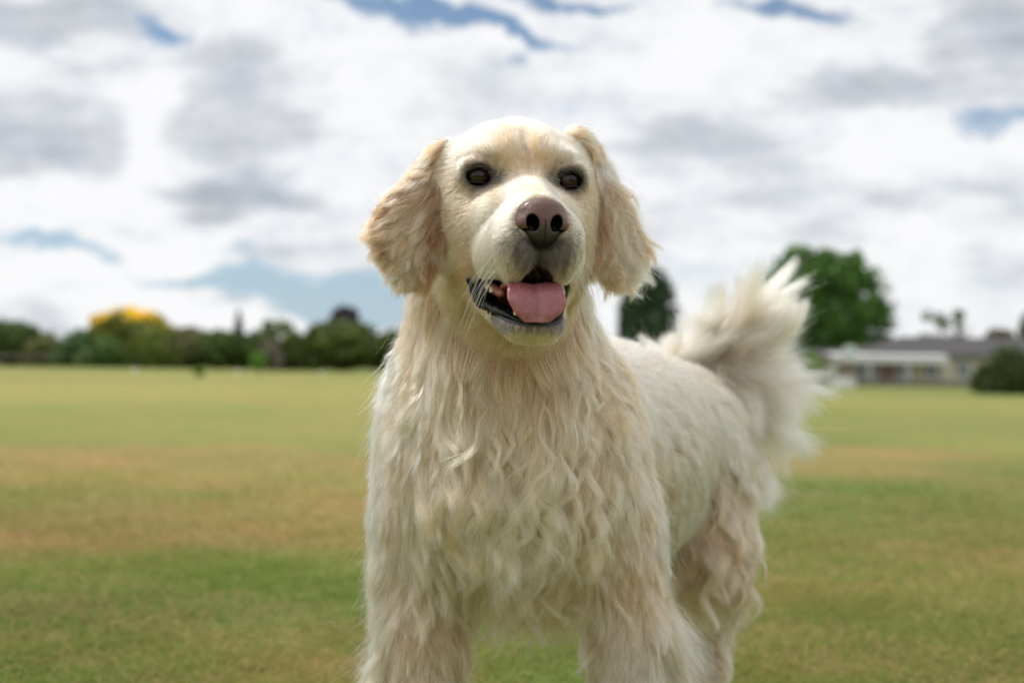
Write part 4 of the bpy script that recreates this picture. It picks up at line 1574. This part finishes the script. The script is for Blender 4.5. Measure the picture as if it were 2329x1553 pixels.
def build_ground():
    # rings that widen with distance so near turf is fine and the sheet still reaches the horizon
    ys = np.concatenate([-np.geomspace(300, 1.0, 24), np.linspace(-.8, 1.0, 10), np.geomspace(1.2, 150, 330), np.geomspace(160, 900, 12)])
    us = np.linspace(-1, 1, 301)
    us = np.sign(us) * np.abs(us) ** 2.2
    X, Y = [], []
    for y in ys:
        half = 60 + abs(y) * 3.2 if abs(y) < 160 else 900
        X.append(us * half)
        Y.append(np.full(len(us), y))
    X, Y = np.array(X), np.array(Y)
    Z = terrain(X.ravel(), Y.ravel())
    c = turf_colour(X.ravel(), Y.ravel())
    nr, nc = X.shape
    i = np.arange(nr * nc).reshape(nr, nc)
    F = np.stack([i[:-1, :-1], i[:-1, 1:], i[1:, 1:], i[1:, :-1]], -1).reshape(-1, 4)
    return np.stack([X.ravel(), Y.ravel(), Z], 1), F, c


m_gr = bpy.data.materials.new("turf")
m_gr.use_nodes = True
t = NT(m_gr.node_tree)
b = t.n['Principled BSDF']
b.inputs['Roughness'].default_value = .9
b.inputs['Specular IOR Level'].default_value = .15
at = t.new('ShaderNodeAttribute', attribute_name='col')
gp = t.new('ShaderNodeNewGeometry').outputs['Position']
nA = t.noise(gp, .9, 6, .65)
nB = t.noise(gp, 5.0, 6, .7)
nC = t.noise(gp, 38.0, 5, .7)
nD = t.noise(t.vmath('MULTIPLY', gp, (.35, .12, 1)), 1.0, 5, .6)
c1 = t.mix(t.step(nA, .35, .68), t.mix(1.0, at.outputs['Color'], (.86, .98, .78), 'MULTIPLY'), t.mix(1.0, at.outputs['Color'], (1.20, 1.02, 1.05), 'MULTIPLY'))
c2 = t.mix(t.math('MULTIPLY', t.step(nB, .52, .72), .55), c1, (.24, .15, .08))
c3 = t.mix(t.math('MULTIPLY', t.step(nB, .48, .30), .45), c2, (.075, .125, .022))
c4 = t.mix(t.math('MULTIPLY', t.step(nC, .40, .66), .40), c3, (.05, .055, .02))
c5 = t.mix(t.math('MULTIPLY', t.step(nD, .5, .75), .28), c4, (.26, .21, .07))
t.l.new(c5, b.inputs['Base Color'])
bp = t.new('ShaderNodeBump')
bp.inputs['Strength'].default_value = .6
bp.inputs['Distance'].default_value = .02
t.l.new(nC, bp.inputs['Height'])
t.l.new(bp.outputs[0], b.inputs['Normal'])
GV, GF, GC = build_ground()
ground = link("ground", np_mesh("ground", GV, GF, True, GC), m_gr)
tag(ground, kind="structure")

if BG:
    # mown grass: blades thick close by, thinning out where the lens can no longer show them
    rg = np.random.default_rng(21)
    n = 280000
    yb = 1.1 * (11.0 / 1.1) ** rg.beta(1.0, 1.7, n)
    xb = rg.uniform(-1, 1, n) * (yb * .44 + .25)
    far_side = rg.random(n) < .42
    xb = np.where(far_side, xb * rg.uniform(1.0, 2.6, n) + np.sign(xb) * .3 * rg.random(n), xb)
    cb = turf_colour(xb, yb)
    hb = (1 - .6 * sstep(yb, 3.5, 10)) * rg.uniform(.010, .028, n) * (1 + .5 * vnoise(np.stack([xb, yb, 0 * xb], 1), 5, 4, 1)[:, 0])
    dirb = norm(np.stack([rg.normal(0, .55, n), rg.normal(0, .55, n), np.ones(n)], 1))
    bend = np.stack([rg.normal(0, .6, n), rg.normal(0, .6, n), -np.abs(rg.normal(.2, .25, n))], 1)
    s = np.linspace(0, 1, 4)[None, :, None]
    st = np.stack([xb, yb, terrain(xb, yb)], 1)[:, None, :] + dirb[:, None, :] * hb[:, None, None] * s + bend[:, None, :] * hb[:, None, None] * s ** 2
    mix_ = vnoise(np.stack([xb, yb, 0 * xb], 1), 7, 8, 2)
    dry = rg.random(n) < np.clip(.34 + .45 * mix_[:, 0], .05, .95)
    cg = np.where(dry[:, None], cb * .7 + np.array([.62, .44, .24]) * .5 * rg.uniform(.6, 1.3, n)[:, None], cb * .75 + np.array([.20, .27, .065]) * .55 * rg.uniform(.5, 1.4, n)[:, None])
    m_bl = bpy.data.materials.new("grass_blade")
    m_bl.use_nodes = True
    t = NT(m_bl.node_tree)
    t.n.clear()
    at = t.new('ShaderNodeAttribute', attribute_name='col')
    df, tr, ad, ou = t.new('ShaderNodeBsdfDiffuse'), t.new('ShaderNodeBsdfTranslucent'), t.new('ShaderNodeMixShader'), t.new('ShaderNodeOutputMaterial')
    t.l.new(at.outputs['Color'], df.inputs[0])
    t.l.new(at.outputs['Color'], tr.inputs[0])
    ad.inputs[0].default_value = .35
    t.l.new(df.outputs[0], ad.inputs[1])
    t.l.new(tr.outputs[0], ad.inputs[2])
    t.l.new(ad.outputs[0], ou.inputs[0])
    gr = make_curves("grass", st, np.full(n, .0009) * (1 + yb * .12), cg, m_bl, None, .25)
    gr.location = BROOT
    tag(gr, "short mown grass blades, green mixed with dry straw, around the dog", "grass", kind="stuff")


# ---------------------------------------------------------------- trees and shrubs
def leaf_material(name, trans=.3):
    m = bpy.data.materials.new(name)
    m.use_nodes = True
    t = NT(m.node_tree)
    t.n.clear()
    at = t.new('ShaderNodeAttribute', attribute_name='col')
    df, tr, mx, ou = t.new('ShaderNodeBsdfDiffuse'), t.new('ShaderNodeBsdfTranslucent'), t.new('ShaderNodeMixShader'), t.new('ShaderNodeOutputMaterial')
    gl, m2 = t.new('ShaderNodeBsdfGlossy'), t.new('ShaderNodeMixShader')
    gl.inputs['Roughness'].default_value = .45
    gl.inputs['Color'].default_value = (.8, .8, .8, 1)
    m2.inputs[0].default_value = .035
    t.l.new(at.outputs['Color'], df.inputs[0])
    t.l.new(at.outputs['Color'], tr.inputs[0])
    mx.inputs[0].default_value = trans
    t.l.new(df.outputs[0], mx.inputs[1])
    t.l.new(tr.outputs[0], mx.inputs[2])
    t.l.new(mx.outputs[0], m2.inputs[1])
    t.l.new(gl.outputs[0], m2.inputs[2])
    t.l.new(m2.outputs[0], ou.inputs[0])
    return m


M_LEAF = leaf_material("leaf")
M_BARK, t, b = principled("bark", (.12, .09, .065), rough=.9)
bn = t.noise(None, 9, 5)
t.l.new(t.ramp(bn, [(.3, (.06, .045, .035)), (.7, (.17, .135, .10))]), b.inputs['Base Color'])


def foliage(r_, lobes, n, size, col, var=.35, hole=.0):
    """Leaf clumps through lumpy volumes: quads at random tilts, denser near each lobe's skin."""
    lobes = np.array(lobes, float)
    vol = lobes[:, 3] * lobes[:, 4] * lobes[:, 5]
    pick = r_.choice(len(lobes), n, p=(vol ** .72) / (vol ** .72).sum())
    d = norm(r_.normal(size=(n, 3)))
    rad = r_.random(n) ** .33
    rad = np.where(r_.random(n) < .55, r_.uniform(.82, 1.06, n), rad)
    lump = 1 + .16 * vnoise(d * 1.0 + pick[:, None] * 3.1, 3.2, 5, 1)[:, 0] + .09 * vnoise(d + pick[:, None], 8, 6, 1)[:, 0]
    c = lobes[pick, :3] + d * lobes[pick, 3:6] * (rad * lump)[:, None]
    keep = c[:, 2] > .05
    c, d, pick = c[keep], d[keep], pick[keep]
    n = len(c)
    nn = norm(d + r_.normal(size=(n, 3)) * .7)
    a = norm(np.cross(nn, r_.normal(size=(n, 3))))
    b_ = np.cross(nn, a)
    sz = (size * r_.uniform(.55, 1.3, n))[:, None]
    V_ = np.stack([c - a * sz, c - b_ * sz * .6 + nn * sz * .15, c + a * sz, c + b_ * sz * .6 - nn * sz * .15], 1).reshape(-1, 3)
    F_ = np.arange(4 * n).reshape(n, 4)
    tone = 2.5 * (1 + .28 * vnoise(c, 1.1, 17, 1)[:, 0]) * r_.uniform(1 - var, 1 + var, n)
    cc = np.asarray(col(c) if callable(col) else np.tile(col, (n, 1))) * tone[:, None]
    return V_, F_, cc


def trunk_mesh(r_, h, r0, limbs, crown_c, crown_r):
    VV, FF, n0 = [], [], 0
    u = np.linspace(0, 1, 9)
    path = np.stack([.12 * r0 * np.sin(u * 5), .12 * r0 * np.cos(u * 4), u * h], 1)
    v, f = tube(path, r0 * (1.25 - .75 * u ** .6), 9)
    VV.append(v)
    FF.append(f)
    n0 += len(v)
    for i in range(limbs):
        a = 2 * math.pi * (i + r_.random() * .6) / limbs
        z0 = h * r_.uniform(.45, .95)
        end = np.array([math.cos(a) * crown_r[0] * .75, math.sin(a) * crown_r[1] * .75, crown_c + crown_r[2] * r_.uniform(-.3, .65)])
        st_ = np.array([0, 0, z0])
        mid = (st_ + end) / 2 + np.array([0, 0, -.12 * crown_r[2]])
        q = np.array([(1 - t_) ** 2 * st_ + 2 * t_ * (1 - t_) * mid + t_ ** 2 * end for t_ in np.linspace(0, 1, 7)])
        v, f = tube(q, r0 * .45 * (1 - .8 * np.linspace(0, 1, 7)), 7)
        VV.append(v)
        FF.append(f + n0)
        n0 += len(v)
    return np.concatenate(VV), np.concatenate(FF)


def plant(name, px, py_base, Y, w_px, h_px, col, label, cat="tree", group=None, n=2500, clear=.12, leaf=.22, seed=0, shape='round', var=.35, top_of=None):
    """A tree or shrub standing at depth Y whose picture size is about w_px by h_px."""
    r_ = np.random.default_rng(100 + seed)
    base = P(px, py_base, Y)
    z = float(terrain(base[0], Y))
    top = P(px, py_base - h_px, Y)[2]
    h = top - z
    wd = w_px / FPX * Y
    o = empty(name, (base[0], Y, z))
    tag(o, label, cat, group)
    cz, rz = h * (clear + (1 - clear) / 2), h * (1 - clear) / 2
    rx = wd / 2
    lobes = []
    if shape == 'round':
        lobes.append((0, 0, cz, rx * .80, rx * .72, rz * .86))
        k = 15
        for i in range(k):
            a = 2.4 * i
            e = -0.85 + 1.75 * i / (k - 1)
            q = math.sqrt(max(1 - e * e, 0))
            lobes.append((math.cos(a) * q * rx * .66, math.sin(a) * q * rx * .6, cz + e * rz * .66, rx * r_.uniform(.26, .40), rx * r_.uniform(.26, .40), rz * r_.uniform(.24, .36)))
    elif shape == 'hedge':
        k = 9
        for i in range(k):
            x = (i / (k - 1) - .5) * 2
            hh = (1 - .45 * x * x) * r_.uniform(.75, 1.0)
            lobes.append((x * rx * .85, r_.uniform(-.3, .3) * rx * .4, h * hh * .5, rx * .32, rx * .32, h * hh * .55))
        lobes.append((0, 0, h * .5, rx * .6, rx * .5, h * .5))
    elif shape == 'row':
        for i in range(70):
            lobes.append(((i / 69 - .5) * 1.9 * rx, 0, h * .48, rx * .03, 1.2, h * r_.uniform(.42, .54)))
    elif shape == 'dome':
        lobes.append((0, 0, h * .46, rx * .90, rx * .75, h * .49))
        for i in range(60):
            a = 2.4 * i
            e = .08 + .85 * i / 59
            q = math.sqrt(max(1 - (max(e - .36, 0) / .62) ** 2, 0))
            q *= 1.0 if i % 3 else r_.uniform(.1, .7)
            lobes.append((math.cos(a) * q * rx * .80, math.sin(a) * q * rx * .65, h * e, rx * r_.uniform(.14, .22), rx * r_.uniform(.14, .22), h * r_.uniform(.07, .11)))
    elif shape == 'spire':
        for i in range(6):
            e = i / 5
            lobes.append((0, 0, h * (.2 + .75 * e), rx * (1 - .65 * e), rx * (1 - .65 * e), h * .14))
    elif shape == 'sparse':
        for i in range(11):
            a = 2.4 * i
            lobes.append((math.cos(a) * rx * r_.uniform(.2, .85), math.sin(a) * rx * .6, h * r_.uniform(.45, .93), rx * r_.uniform(.10, .24), rx * .2, h * r_.uniform(.05, .10)))
    V_, F_, cc = foliage(r_, lobes, n, leaf, col, var)
    link("crown", np_mesh("crown", V_, F_, False, face_col=cc), M_LEAF, o)
    tv, tf = trunk_mesh(r_, cz, max(.05, min(.42, rx * .09)), 7, cz, (rx, rx, rz))
    link("trunk", np_mesh("trunk", tv, tf), M_BARK, o)
    return o


if BG:
    GREEN, OLIVE, DARK = (.050, .075, .018), (.085, .090, .025), (.022, .040, .014)

    def golden(c):
        top = 2.25 + 1.95 * np.sqrt(np.clip(1 - (c[:, 0] / 3.5) ** 2, 0, 1))
        t_ = sstep(c[:, 2] - top + .35 * np.sin(c[:, 0] * 2.3) + .25 * np.sin(c[:, 1] * 3), -1.0, -.3) * sstep(-np.abs(c[:, 0]), -3.1, -2.6)
        return cmix(np.tile([.075, .085, .016], (len(c), 1)), [.42, .31, .02], t_)
    hedge_g = "trees and shrubs along the far left edge of the field"
    # along the left edge of the field, from the photo's border inwards
    plant("broad_tree", 20, 832, 97, 190, 108, (.040, .060, .014), "dark green rounded tree cut by the frame edge, beside the olive shrub", "tree", hedge_g, 3400, .02, .24, 1)
    plant("olive_shrub", 110, 832, 95, 120, 72, (.080, .085, .030), "dull olive shrub between the dark rounded tree and the blue-green shrub", "shrub", hedge_g, 2000, .02, .2, 2, 'hedge')
    plant("round_shrub", 182, 832, 94, 120, 82, (.038, .075, .022), "blue-green round shrub in front of the yellow tree's outer side", "shrub", hedge_g, 2200, .02, .2, 3, 'hedge')
    plant("golden_tree", 295, 833, 100, 225, 140, golden, "tree with a bright golden yellow top above the hedge line", "tree", None, 5200, .05, .22, 4, var=.28)
    plant("leafy_shrub", 255, 833, 92, 150, 66, (.045, .080, .018), "mid green shrub standing directly below the golden tree", "shrub", hedge_g, 2200, .02, .2, 5, 'hedge')
    plant("leafy_shrub", 345, 834, 92, 130, 92, (.080, .098, .020), "yellowish green shrub at the golden tree's inner side", "shrub", hedge_g, 2200, .02, .2, 6, 'hedge')
    plant("grey_willow", 430, 836, 93, 115, 98, (.085, .085, .038), "greyish olive loose tree between the golden tree and the clipped shrub", "tree", hedge_g, 2000, .03, .22, 7)
    plant("round_shrub", 497, 836, 92, 110, 92, (.045, .070, .016), "dark green rounded shrub below the thin dark spire", "shrub", hedge_g, 2400, .02, .2, 8)
    plant("spire_tree", 541, 835, 118, 34, 120, (.045, .060, .030), "thin dark spire-shaped tree rising behind the hedge line", "tree", None, 900, .05, .22, 9, 'spire')
    plant("hazy_tree", 627, 836, 125, 105, 112, (.105, .120, .065), "pale thin-leaved tree top showing above the rounded shrubs", "tree", None, 900, .3, .2, 10, 'sparse')
    plant("round_shrub", 590, 837, 92, 110, 90, (.040, .060, .014), "dark rounded shrub behind the bright green sapling", "shrub", hedge_g, 2400, .02, .2, 11)
    plant("bare_shrub", 612, 838, 90, 60, 66, (.095, .080, .060), "grey-brown twiggy shrub beside the bright green sapling", "shrub", hedge_g, 800, .02, .18, 12, 'hedge')
    plant("round_shrub", 665, 838, 93, 110, 84, (.060, .082, .018), "olive green shrub at the foot of the broad dark tree", "shrub", hedge_g, 2200, .02, .2, 13, 'hedge')
    plant("copper_beech", 783, 836, 125, 86, 146, (.028, .018, .030), "dark purple leaved tree top rising behind the broad green tree", "tree", None, 2600, .25, .24, 14)
    plant("broad_tree", 775, 840, 94, 205, 118, (.048, .066, .014), "broad dark green tree just left of the dog's shoulder", "tree", hedge_g, 4600, .02, .24, 15)
    plant("broad_tree", 905, 842, 97, 150, 95, (.040, .058, .014), "dark green tree mostly hidden behind the dog's neck", "tree", hedge_g, 2600, .02, .24, 16)
    plant("low_hedge", -230, 830, 105, 2500, 62, (.030, .042, .013), "long low dark hedge closing the gaps behind the row of shrubs", "hedge", None, 20000, .0, .26, 28, 'row')
    plant("green_sapling", 587, 846, 62, 38, 48, (.070, .150, .022), "bright light green sapling standing in front of the hedge line", "tree", None, 420, .12, .11, 17)
    plant("green_sapling", 453, 866, 45, 26, 30, (.085, .135, .025), "small low green sapling in the grass, nearer than the hedge", "tree", None, 260, .1, .08, 18)
    # far right
    plant("big_oak", 1863, 866, 114, 335, 304, (.042, .095, .015), "large dome-shaped dark green tree behind the dog's tail", "tree", None, 22000, .04, .24, 20, 'dome', var=.45)
    plant("dark_tree", 1470, 858, 104, 150, 252, (.026, .048, .022), "dark green tree partly hidden behind the dog's ear and back", "tree", None, 8000, .04, .22, 21, 'dome')
    plant("bright_bush", 1846, 868, 84, 62, 66, (.085, .150, .016), "bright yellow-green bush below the big dome-shaped tree", "shrub", None, 1200, .02, .15, 22, 'hedge')
    plant("thin_tree", 2160, 866, 135, 150, 172, (.060, .085, .040), "sparse thin tree above the middle of the grey roof", "tree", None, 900, .3, .20, 23, 'sparse')
    plant("low_tree", 2150, 866, 136, 120, 112, (.050, .065, .025), "low green tree top just above the grey roof ridge", "tree", None, 1500, .2, .24, 26)
    plant("brown_tree", 2272, 866, 138, 90, 126, (.070, .062, .025), "brownish green tree top above the roof near the frame edge", "tree", None, 1500, .2, .24, 24)
    plant("tall_tree", 2338, 868, 130, 50, 168, (.060, .080, .035), "tall green tree cut off by the frame edge above the roof", "tree", None, 1200, .2, .24, 25)
    plant("dark_hedge", 2290, 880, 70, 150, 90, (.035, .050, .014), "dark green hedge bush in front of the house at the frame edge", "shrub", None, 3400, .02, .17, 27, 'hedge')

    # ------------------------------------------------------------ the long low house
    def boxes(name, items, mat, parent, bevel=0.0):
        VV, FF = [], []
        for k, (x0, x1, y0, y1, z0, z1) in enumerate(items):
            v = [(x, y, z) for x in (x0, x1) for y in (y0, y1) for z in (z0, z1)]
            f = [(0, 1, 3, 2), (4, 6, 7, 5), (0, 4, 5, 1), (2, 3, 7, 6), (0, 2, 6, 4), (1, 5, 7, 3)]
            FF += [[i + 8 * k for i in q] for q in f]
            VV += v
        me = np_mesh(name, VV, FF, False)
        return link(name, me, mat, parent)

    def prism(name, V_, F_, mat, parent):
        me = bpy.data.meshes.new(name)
        me.from_pydata([tuple(v) for v in V_], [], F_)
        return link(name, me, mat, parent)

    M_WALL, t, b = principled("render_wall", (.55, .52, .44), rough=.85)
    t.l.new(t.ramp(t.noise(None, 2.2, 5), [(.3, (.46, .43, .36)), (.7, (.60, .57, .48))]), b.inputs['Base Color'])
    M_ROOF, t, b = principled("roof_tile", (.085, .080, .082), rough=.8)
    tc = t.new('ShaderNodeTexCoord')
    br = t.new('ShaderNodeTexBrick')
    t.l.new(tc.outputs['Object'], br.inputs['Vector'])
    br.inputs['Scale'].default_value = 2.4
    br.inputs['Color1'].default_value = (.095, .088, .086, 1)
    br.inputs['Color2'].default_value = (.070, .066, .068, 1)
    br.inputs['Mortar'].default_value = (.035, .034, .035, 1)
    t.l.new(br.outputs[0], b.inputs['Base Color'])
    M_WHITE, _, _ = principled("white_paint", (.74, .75, .76), rough=.5)
    M_RED, _, _ = principled("red_door_paint", (.19, .030, .026), rough=.5)
    M_GLASS, _, _ = principled("window_glass", (.10, .13, .16), rough=.08, spec=.8)
    M_CREAM2, _, _ = principled("cream_panel", (.62, .56, .38), rough=.7)
    M_BRICK, t, b = principled("brick", (.10, .055, .045), rough=.9)
    br = t.new('ShaderNodeTexBrick')
    br.inputs['Scale'].default_value = 5
    br.inputs['Color1'].default_value = (.12, .055, .042, 1)
    br.inputs['Color2'].default_value = (.085, .045, .038, 1)
    br.inputs['Mortar'].default_value = (.16, .14, .12, 1)
    t.l.new(t.new('ShaderNodeTexCoord').outputs['Object'], br.inputs['Vector'])
    t.l.new(br.outputs[0], b.inputs['Base Color'])

    HY = 100.0

    def hx(px):
        return P(px, 840, HY)[0]

    def hz(px, py, Y=HY):
        return P(px, py, Y)[2]
    xl, xr = hx(1905), hx(2420)
    zg = float(terrain(hx(2100), HY)) - .02
    house = empty("house", ((xl + xr) / 2, HY, zg))
    tag(house, "long low cream house with a wide grey tiled hip roof and white veranda", "house")
    ox = (xl + xr) / 2

    def X(px):
        return hx(px) - ox
    ze = hz(2100, 806) - zg                  # eaves
    zr = hz(2100, 762) - zg                  # ridge
    depth = 9.0
    boxes("wall", [(X(1912), X(2420), 0, depth, 0, ze - .02)], M_WALL, house)
    ev = .55
    rv = [(X(1960), -ev, ze), (X(2440), -ev, ze), (X(2440), depth + ev, ze), (X(1960), depth + ev, ze), (X(2090), depth / 2, zr), (X(2400), depth / 2, zr),
          (X(1960), -ev, ze - .12), (X(2440), -ev, ze - .12), (X(2440), depth + ev, ze - .12), (X(1960), depth + ev, ze - .12)]
    prism("roof", rv, [(0, 1, 5, 4), (1, 2, 5), (2, 3, 4, 5), (3, 0, 4), (6, 7, 1, 0), (7, 8, 2, 1), (8, 9, 3, 2), (9, 6, 0, 3), (9, 8, 7, 6)], M_ROOF, house)
    # the lower wing towards the big tree
    zw = hz(1920, 800) - zg
    rv = [(X(1838), -ev + .5, zw - .35), (X(2000), -ev + .5, zw - .35), (X(2000), depth - 1, zw - .35), (X(1838), depth - 1, zw - .35), (X(1850), depth / 2, zw + .25), (X(2000), depth / 2, zw + .25)]
    prism("wing_roof", rv, [(0, 1, 5, 4), (1, 2, 5), (2, 3, 4, 5), (3, 0, 4), (3, 2, 1, 0)], M_ROOF, house)
    boxes("wing_wall", [(X(1858), X(1911), .4, depth - 1.6, 0, zw - .37)], M_WALL, house)
    # veranda: white fascia, its sloping end and the posts
    zf = hz(1990, 812) - zg
    boxes("fascia", [(X(1878), X(2136), -2.2, -2.08, zf - .42, zf)], M_WHITE, house)
    vr = [(X(1876), -2.3, zf + .01), (X(2138), -2.3, zf + .01), (X(2138), -.01, zf + .20), (X(1876), -.01, zf + .20),
          (X(1876), -2.3, zf + .06), (X(2138), -2.3, zf + .06), (X(2138), -.01, zf + .26), (X(1876), -.01, zf + .26)]
    prism("veranda_roof", vr, [(3, 2, 1, 0), (4, 5, 6, 7), (0, 1, 5, 4), (1, 2, 6, 5), (2, 3, 7, 6), (3, 0, 4, 7)], M_WHITE, house)
    for q in (1880, 1960, 2046, 2132):
        boxes("post", [(X(q) - .07, X(q) + .07, -2.21, -2.07, 0, zf - .43)], M_WHITE, house)
    brace = [(X(1868), -2.2, .1), (X(1868) + .16, -2.2, .1), (X(1884) + .16, -2.2, zf - .1), (X(1884), -2.2, zf - .1)]
    brace = brace + [(x, y + .12, z) for x, y, z in brace]
    prism("raking_brace", brace, [(0, 1, 2, 3), (7, 6, 5, 4), (0, 4, 5, 1), (1, 5, 6, 2), (2, 6, 7, 3), (3, 7, 4, 0)], M_WHITE, house)

    def window(px0, px1, py0, py1, mat_f=None):
        x0, x1 = X(px0), X(px1)
        z0, z1 = hz(px0, py1) - zg, hz(px0, py0) - zg
        z0 = max(z0, .25)
        f = .07
        mid = (x0 + x1) / 2
        w_ = boxes("window", [(x0, x1, -.06, -.003, z0, z0 + f), (x0, x1, -.06, -.003, z1 - f, z1), (x0, x0 + f, -.058, -.003, z0 + f, z1 - f), (x1 - f, x1, -.058, -.003, z0 + f, z1 - f), (mid - .03, mid + .03, -.055, -.003, z0 + f, z1 - f)], M_WHITE, house)
        boxes("pane", [(x0 + f, x1 - f, -.03, -.012, z0 + f, z1 - f)], M_GLASS, w_)
    window(1945, 1995, 828, 862)
    window(2040, 2072, 824, 862)
    window(2103, 2134, 826, 858)
    window(2175, 2205, 822, 858)
    window(2240, 2290, 822, 858)
    for (a_, b2) in ((2000, 2037),):
        d_ = boxes("door", [(X(a_), X(b2), -.09, -.003, .05, hz(a_, 834) - zg)], M_RED, house)
        boxes("handle", [(X(b2) - .25, X(b2) - .12, -.14, -.091, 1.0, 1.06)], M_WHITE, d_)
    boxes("panel", [(X(2076), X(2100), -.05, -.003, .3, ze - .5)], M_CREAM2, house)
    boxes("panel", [(X(2140), X(2172), -.05, -.003, .3, ze - .5)], M_CREAM2, house)
    # low brick wall and the fence in front of the house
    fz = float(terrain(hx(2000), 96))
    lw = empty("garden_wall", (hx(2050), 96, fz))
    tag(lw, "low dark brick garden wall along the field edge in front of the house", "wall")
    boxes("wall", [(hx(1870) - hx(2050), hx(2250) - hx(2050), 0, .25, -.1, .34)], M_BRICK, lw)
    boxes("coping", [(hx(1870) - hx(2050) - .03, hx(2250) - hx(2050) + .03, -.03, .28, .343, .40)], M_BRICK, lw)
    M_STEEL, _, _ = principled("grey_rail", (.33, .33, .33), rough=.5)
    fe = empty("rail_fence", (hx(2050), 94.5, fz))
    tag(fe, "thin pale picket rail fence in front of the low brick garden wall", "fence")
    xa, xb_ = hx(1872) - hx(2050), hx(2235) - hx(2050)
    boxes("rail", [(xa, xb_, -.02, .02, .88, .93), (xa, xb_, -.02, .02, .30, .34)], M_STEEL, fe)
    for i in range(38):
        x = xa + (xb_ - xa) * i / 37
        boxes("post", [(x - .025, x + .025, -.045, -.021, 0, .97)], M_STEEL, fe)
    # basketball stand: round white and blue board on a red post, white ballast box
    Yh = 88.0
    hb_ = P(1927, 872, Yh)
    zb = float(terrain(hb_[0], Yh))
    hoop = empty("court_stand", (hb_[0], Yh, zb))
    tag(hoop, "round white and blue board on a dark red post over a white base block", "sign")
    zc = P(1934, 802, Yh)[2] - zb
    M_POST, _, _ = principled("red_post", (.22, .05, .05), rough=.5)
    M_BLUE, _, _ = principled("pale_blue_board", (.50, .62, .78), rough=.4)
    boxes("post", [(-.07, .07, -.07, .07, .64, zc - .3)], M_POST, hoop)
    boxes("base_block", [(-.62, .42, -.5, .5, 0, .42), (-.45, .26, -.42, .42, .421, .64)], M_WHITE, hoop)
    cv = [(0.12, -.12, zc)] + [(.12 + .48 * math.cos(a), -.12, zc + .48 * math.sin(a)) for a in np.linspace(0, 2 * math.pi, 28, endpoint=False)]
    cv2 = [(x, y + .06, z) for x, y, z in cv]
    Fd = [(0, 1 + i, 1 + (i + 1) % 28) for i in range(28)] + [(29, 30 + (i + 1) % 28, 30 + i) for i in range(28)] + [(1 + i, 30 + i, 30 + (i + 1) % 28, 1 + (i + 1) % 28) for i in range(28)]
    prism("board", cv + cv2, Fd, M_WHITE, hoop)
    cv = [(0.12, -.128, zc + .02)] + [(.12 + .27 * math.cos(a), -.128, zc + .02 + .27 * math.sin(a)) for a in np.linspace(0, 2 * math.pi, 24, endpoint=False)]
    cv2 = [(x, y + .006, z) for x, y, z in cv]
    Fd = [(0, 1 + i, 1 + (i + 1) % 24) for i in range(24)] + [(25, 26 + (i + 1) % 24, 26 + i) for i in range(24)] + [(1 + i, 26 + i, 26 + (i + 1) % 24, 1 + (i + 1) % 24) for i in range(24)]
    prism("board_face", cv + cv2, Fd, M_BLUE, hoop)
    # white marker posts in the grass before the hedge: tiny and bright, the lens makes discs of them
    M_MARK, _, _ = principled("marker_white", (.85, .85, .85), rough=.12, coat=.6)
    for i, (px, py, sz) in enumerate(((306, 862, .085), (541, 862, .080), (731, 863, .060))):
        Ym = 52.0
        p = P(px, py, Ym)
        zt = float(terrain(p[0], Ym))
        mk = empty("field_marker", (p[0], Ym, zt))
        tag(mk, ["small white field marker in front of the golden tree", "small white field marker between the two green saplings", "small faint white field marker nearest to the dog"][i], "marker", "white markers standing in the grass")
        hh = max(p[2] - zt, .10)
        v, f = uvsphere((0, 0, hh), sz, 20, 14)
        link("cap", np_mesh("cap", v, f), M_MARK, mk)
        v, f = tube(np.array([(0, 0, 0), (0, 0, hh * .5), (0, 0, hh - sz * .9)]), .025, 10)
        link("stake", np_mesh("stake", v, f), M_MARK, mk)
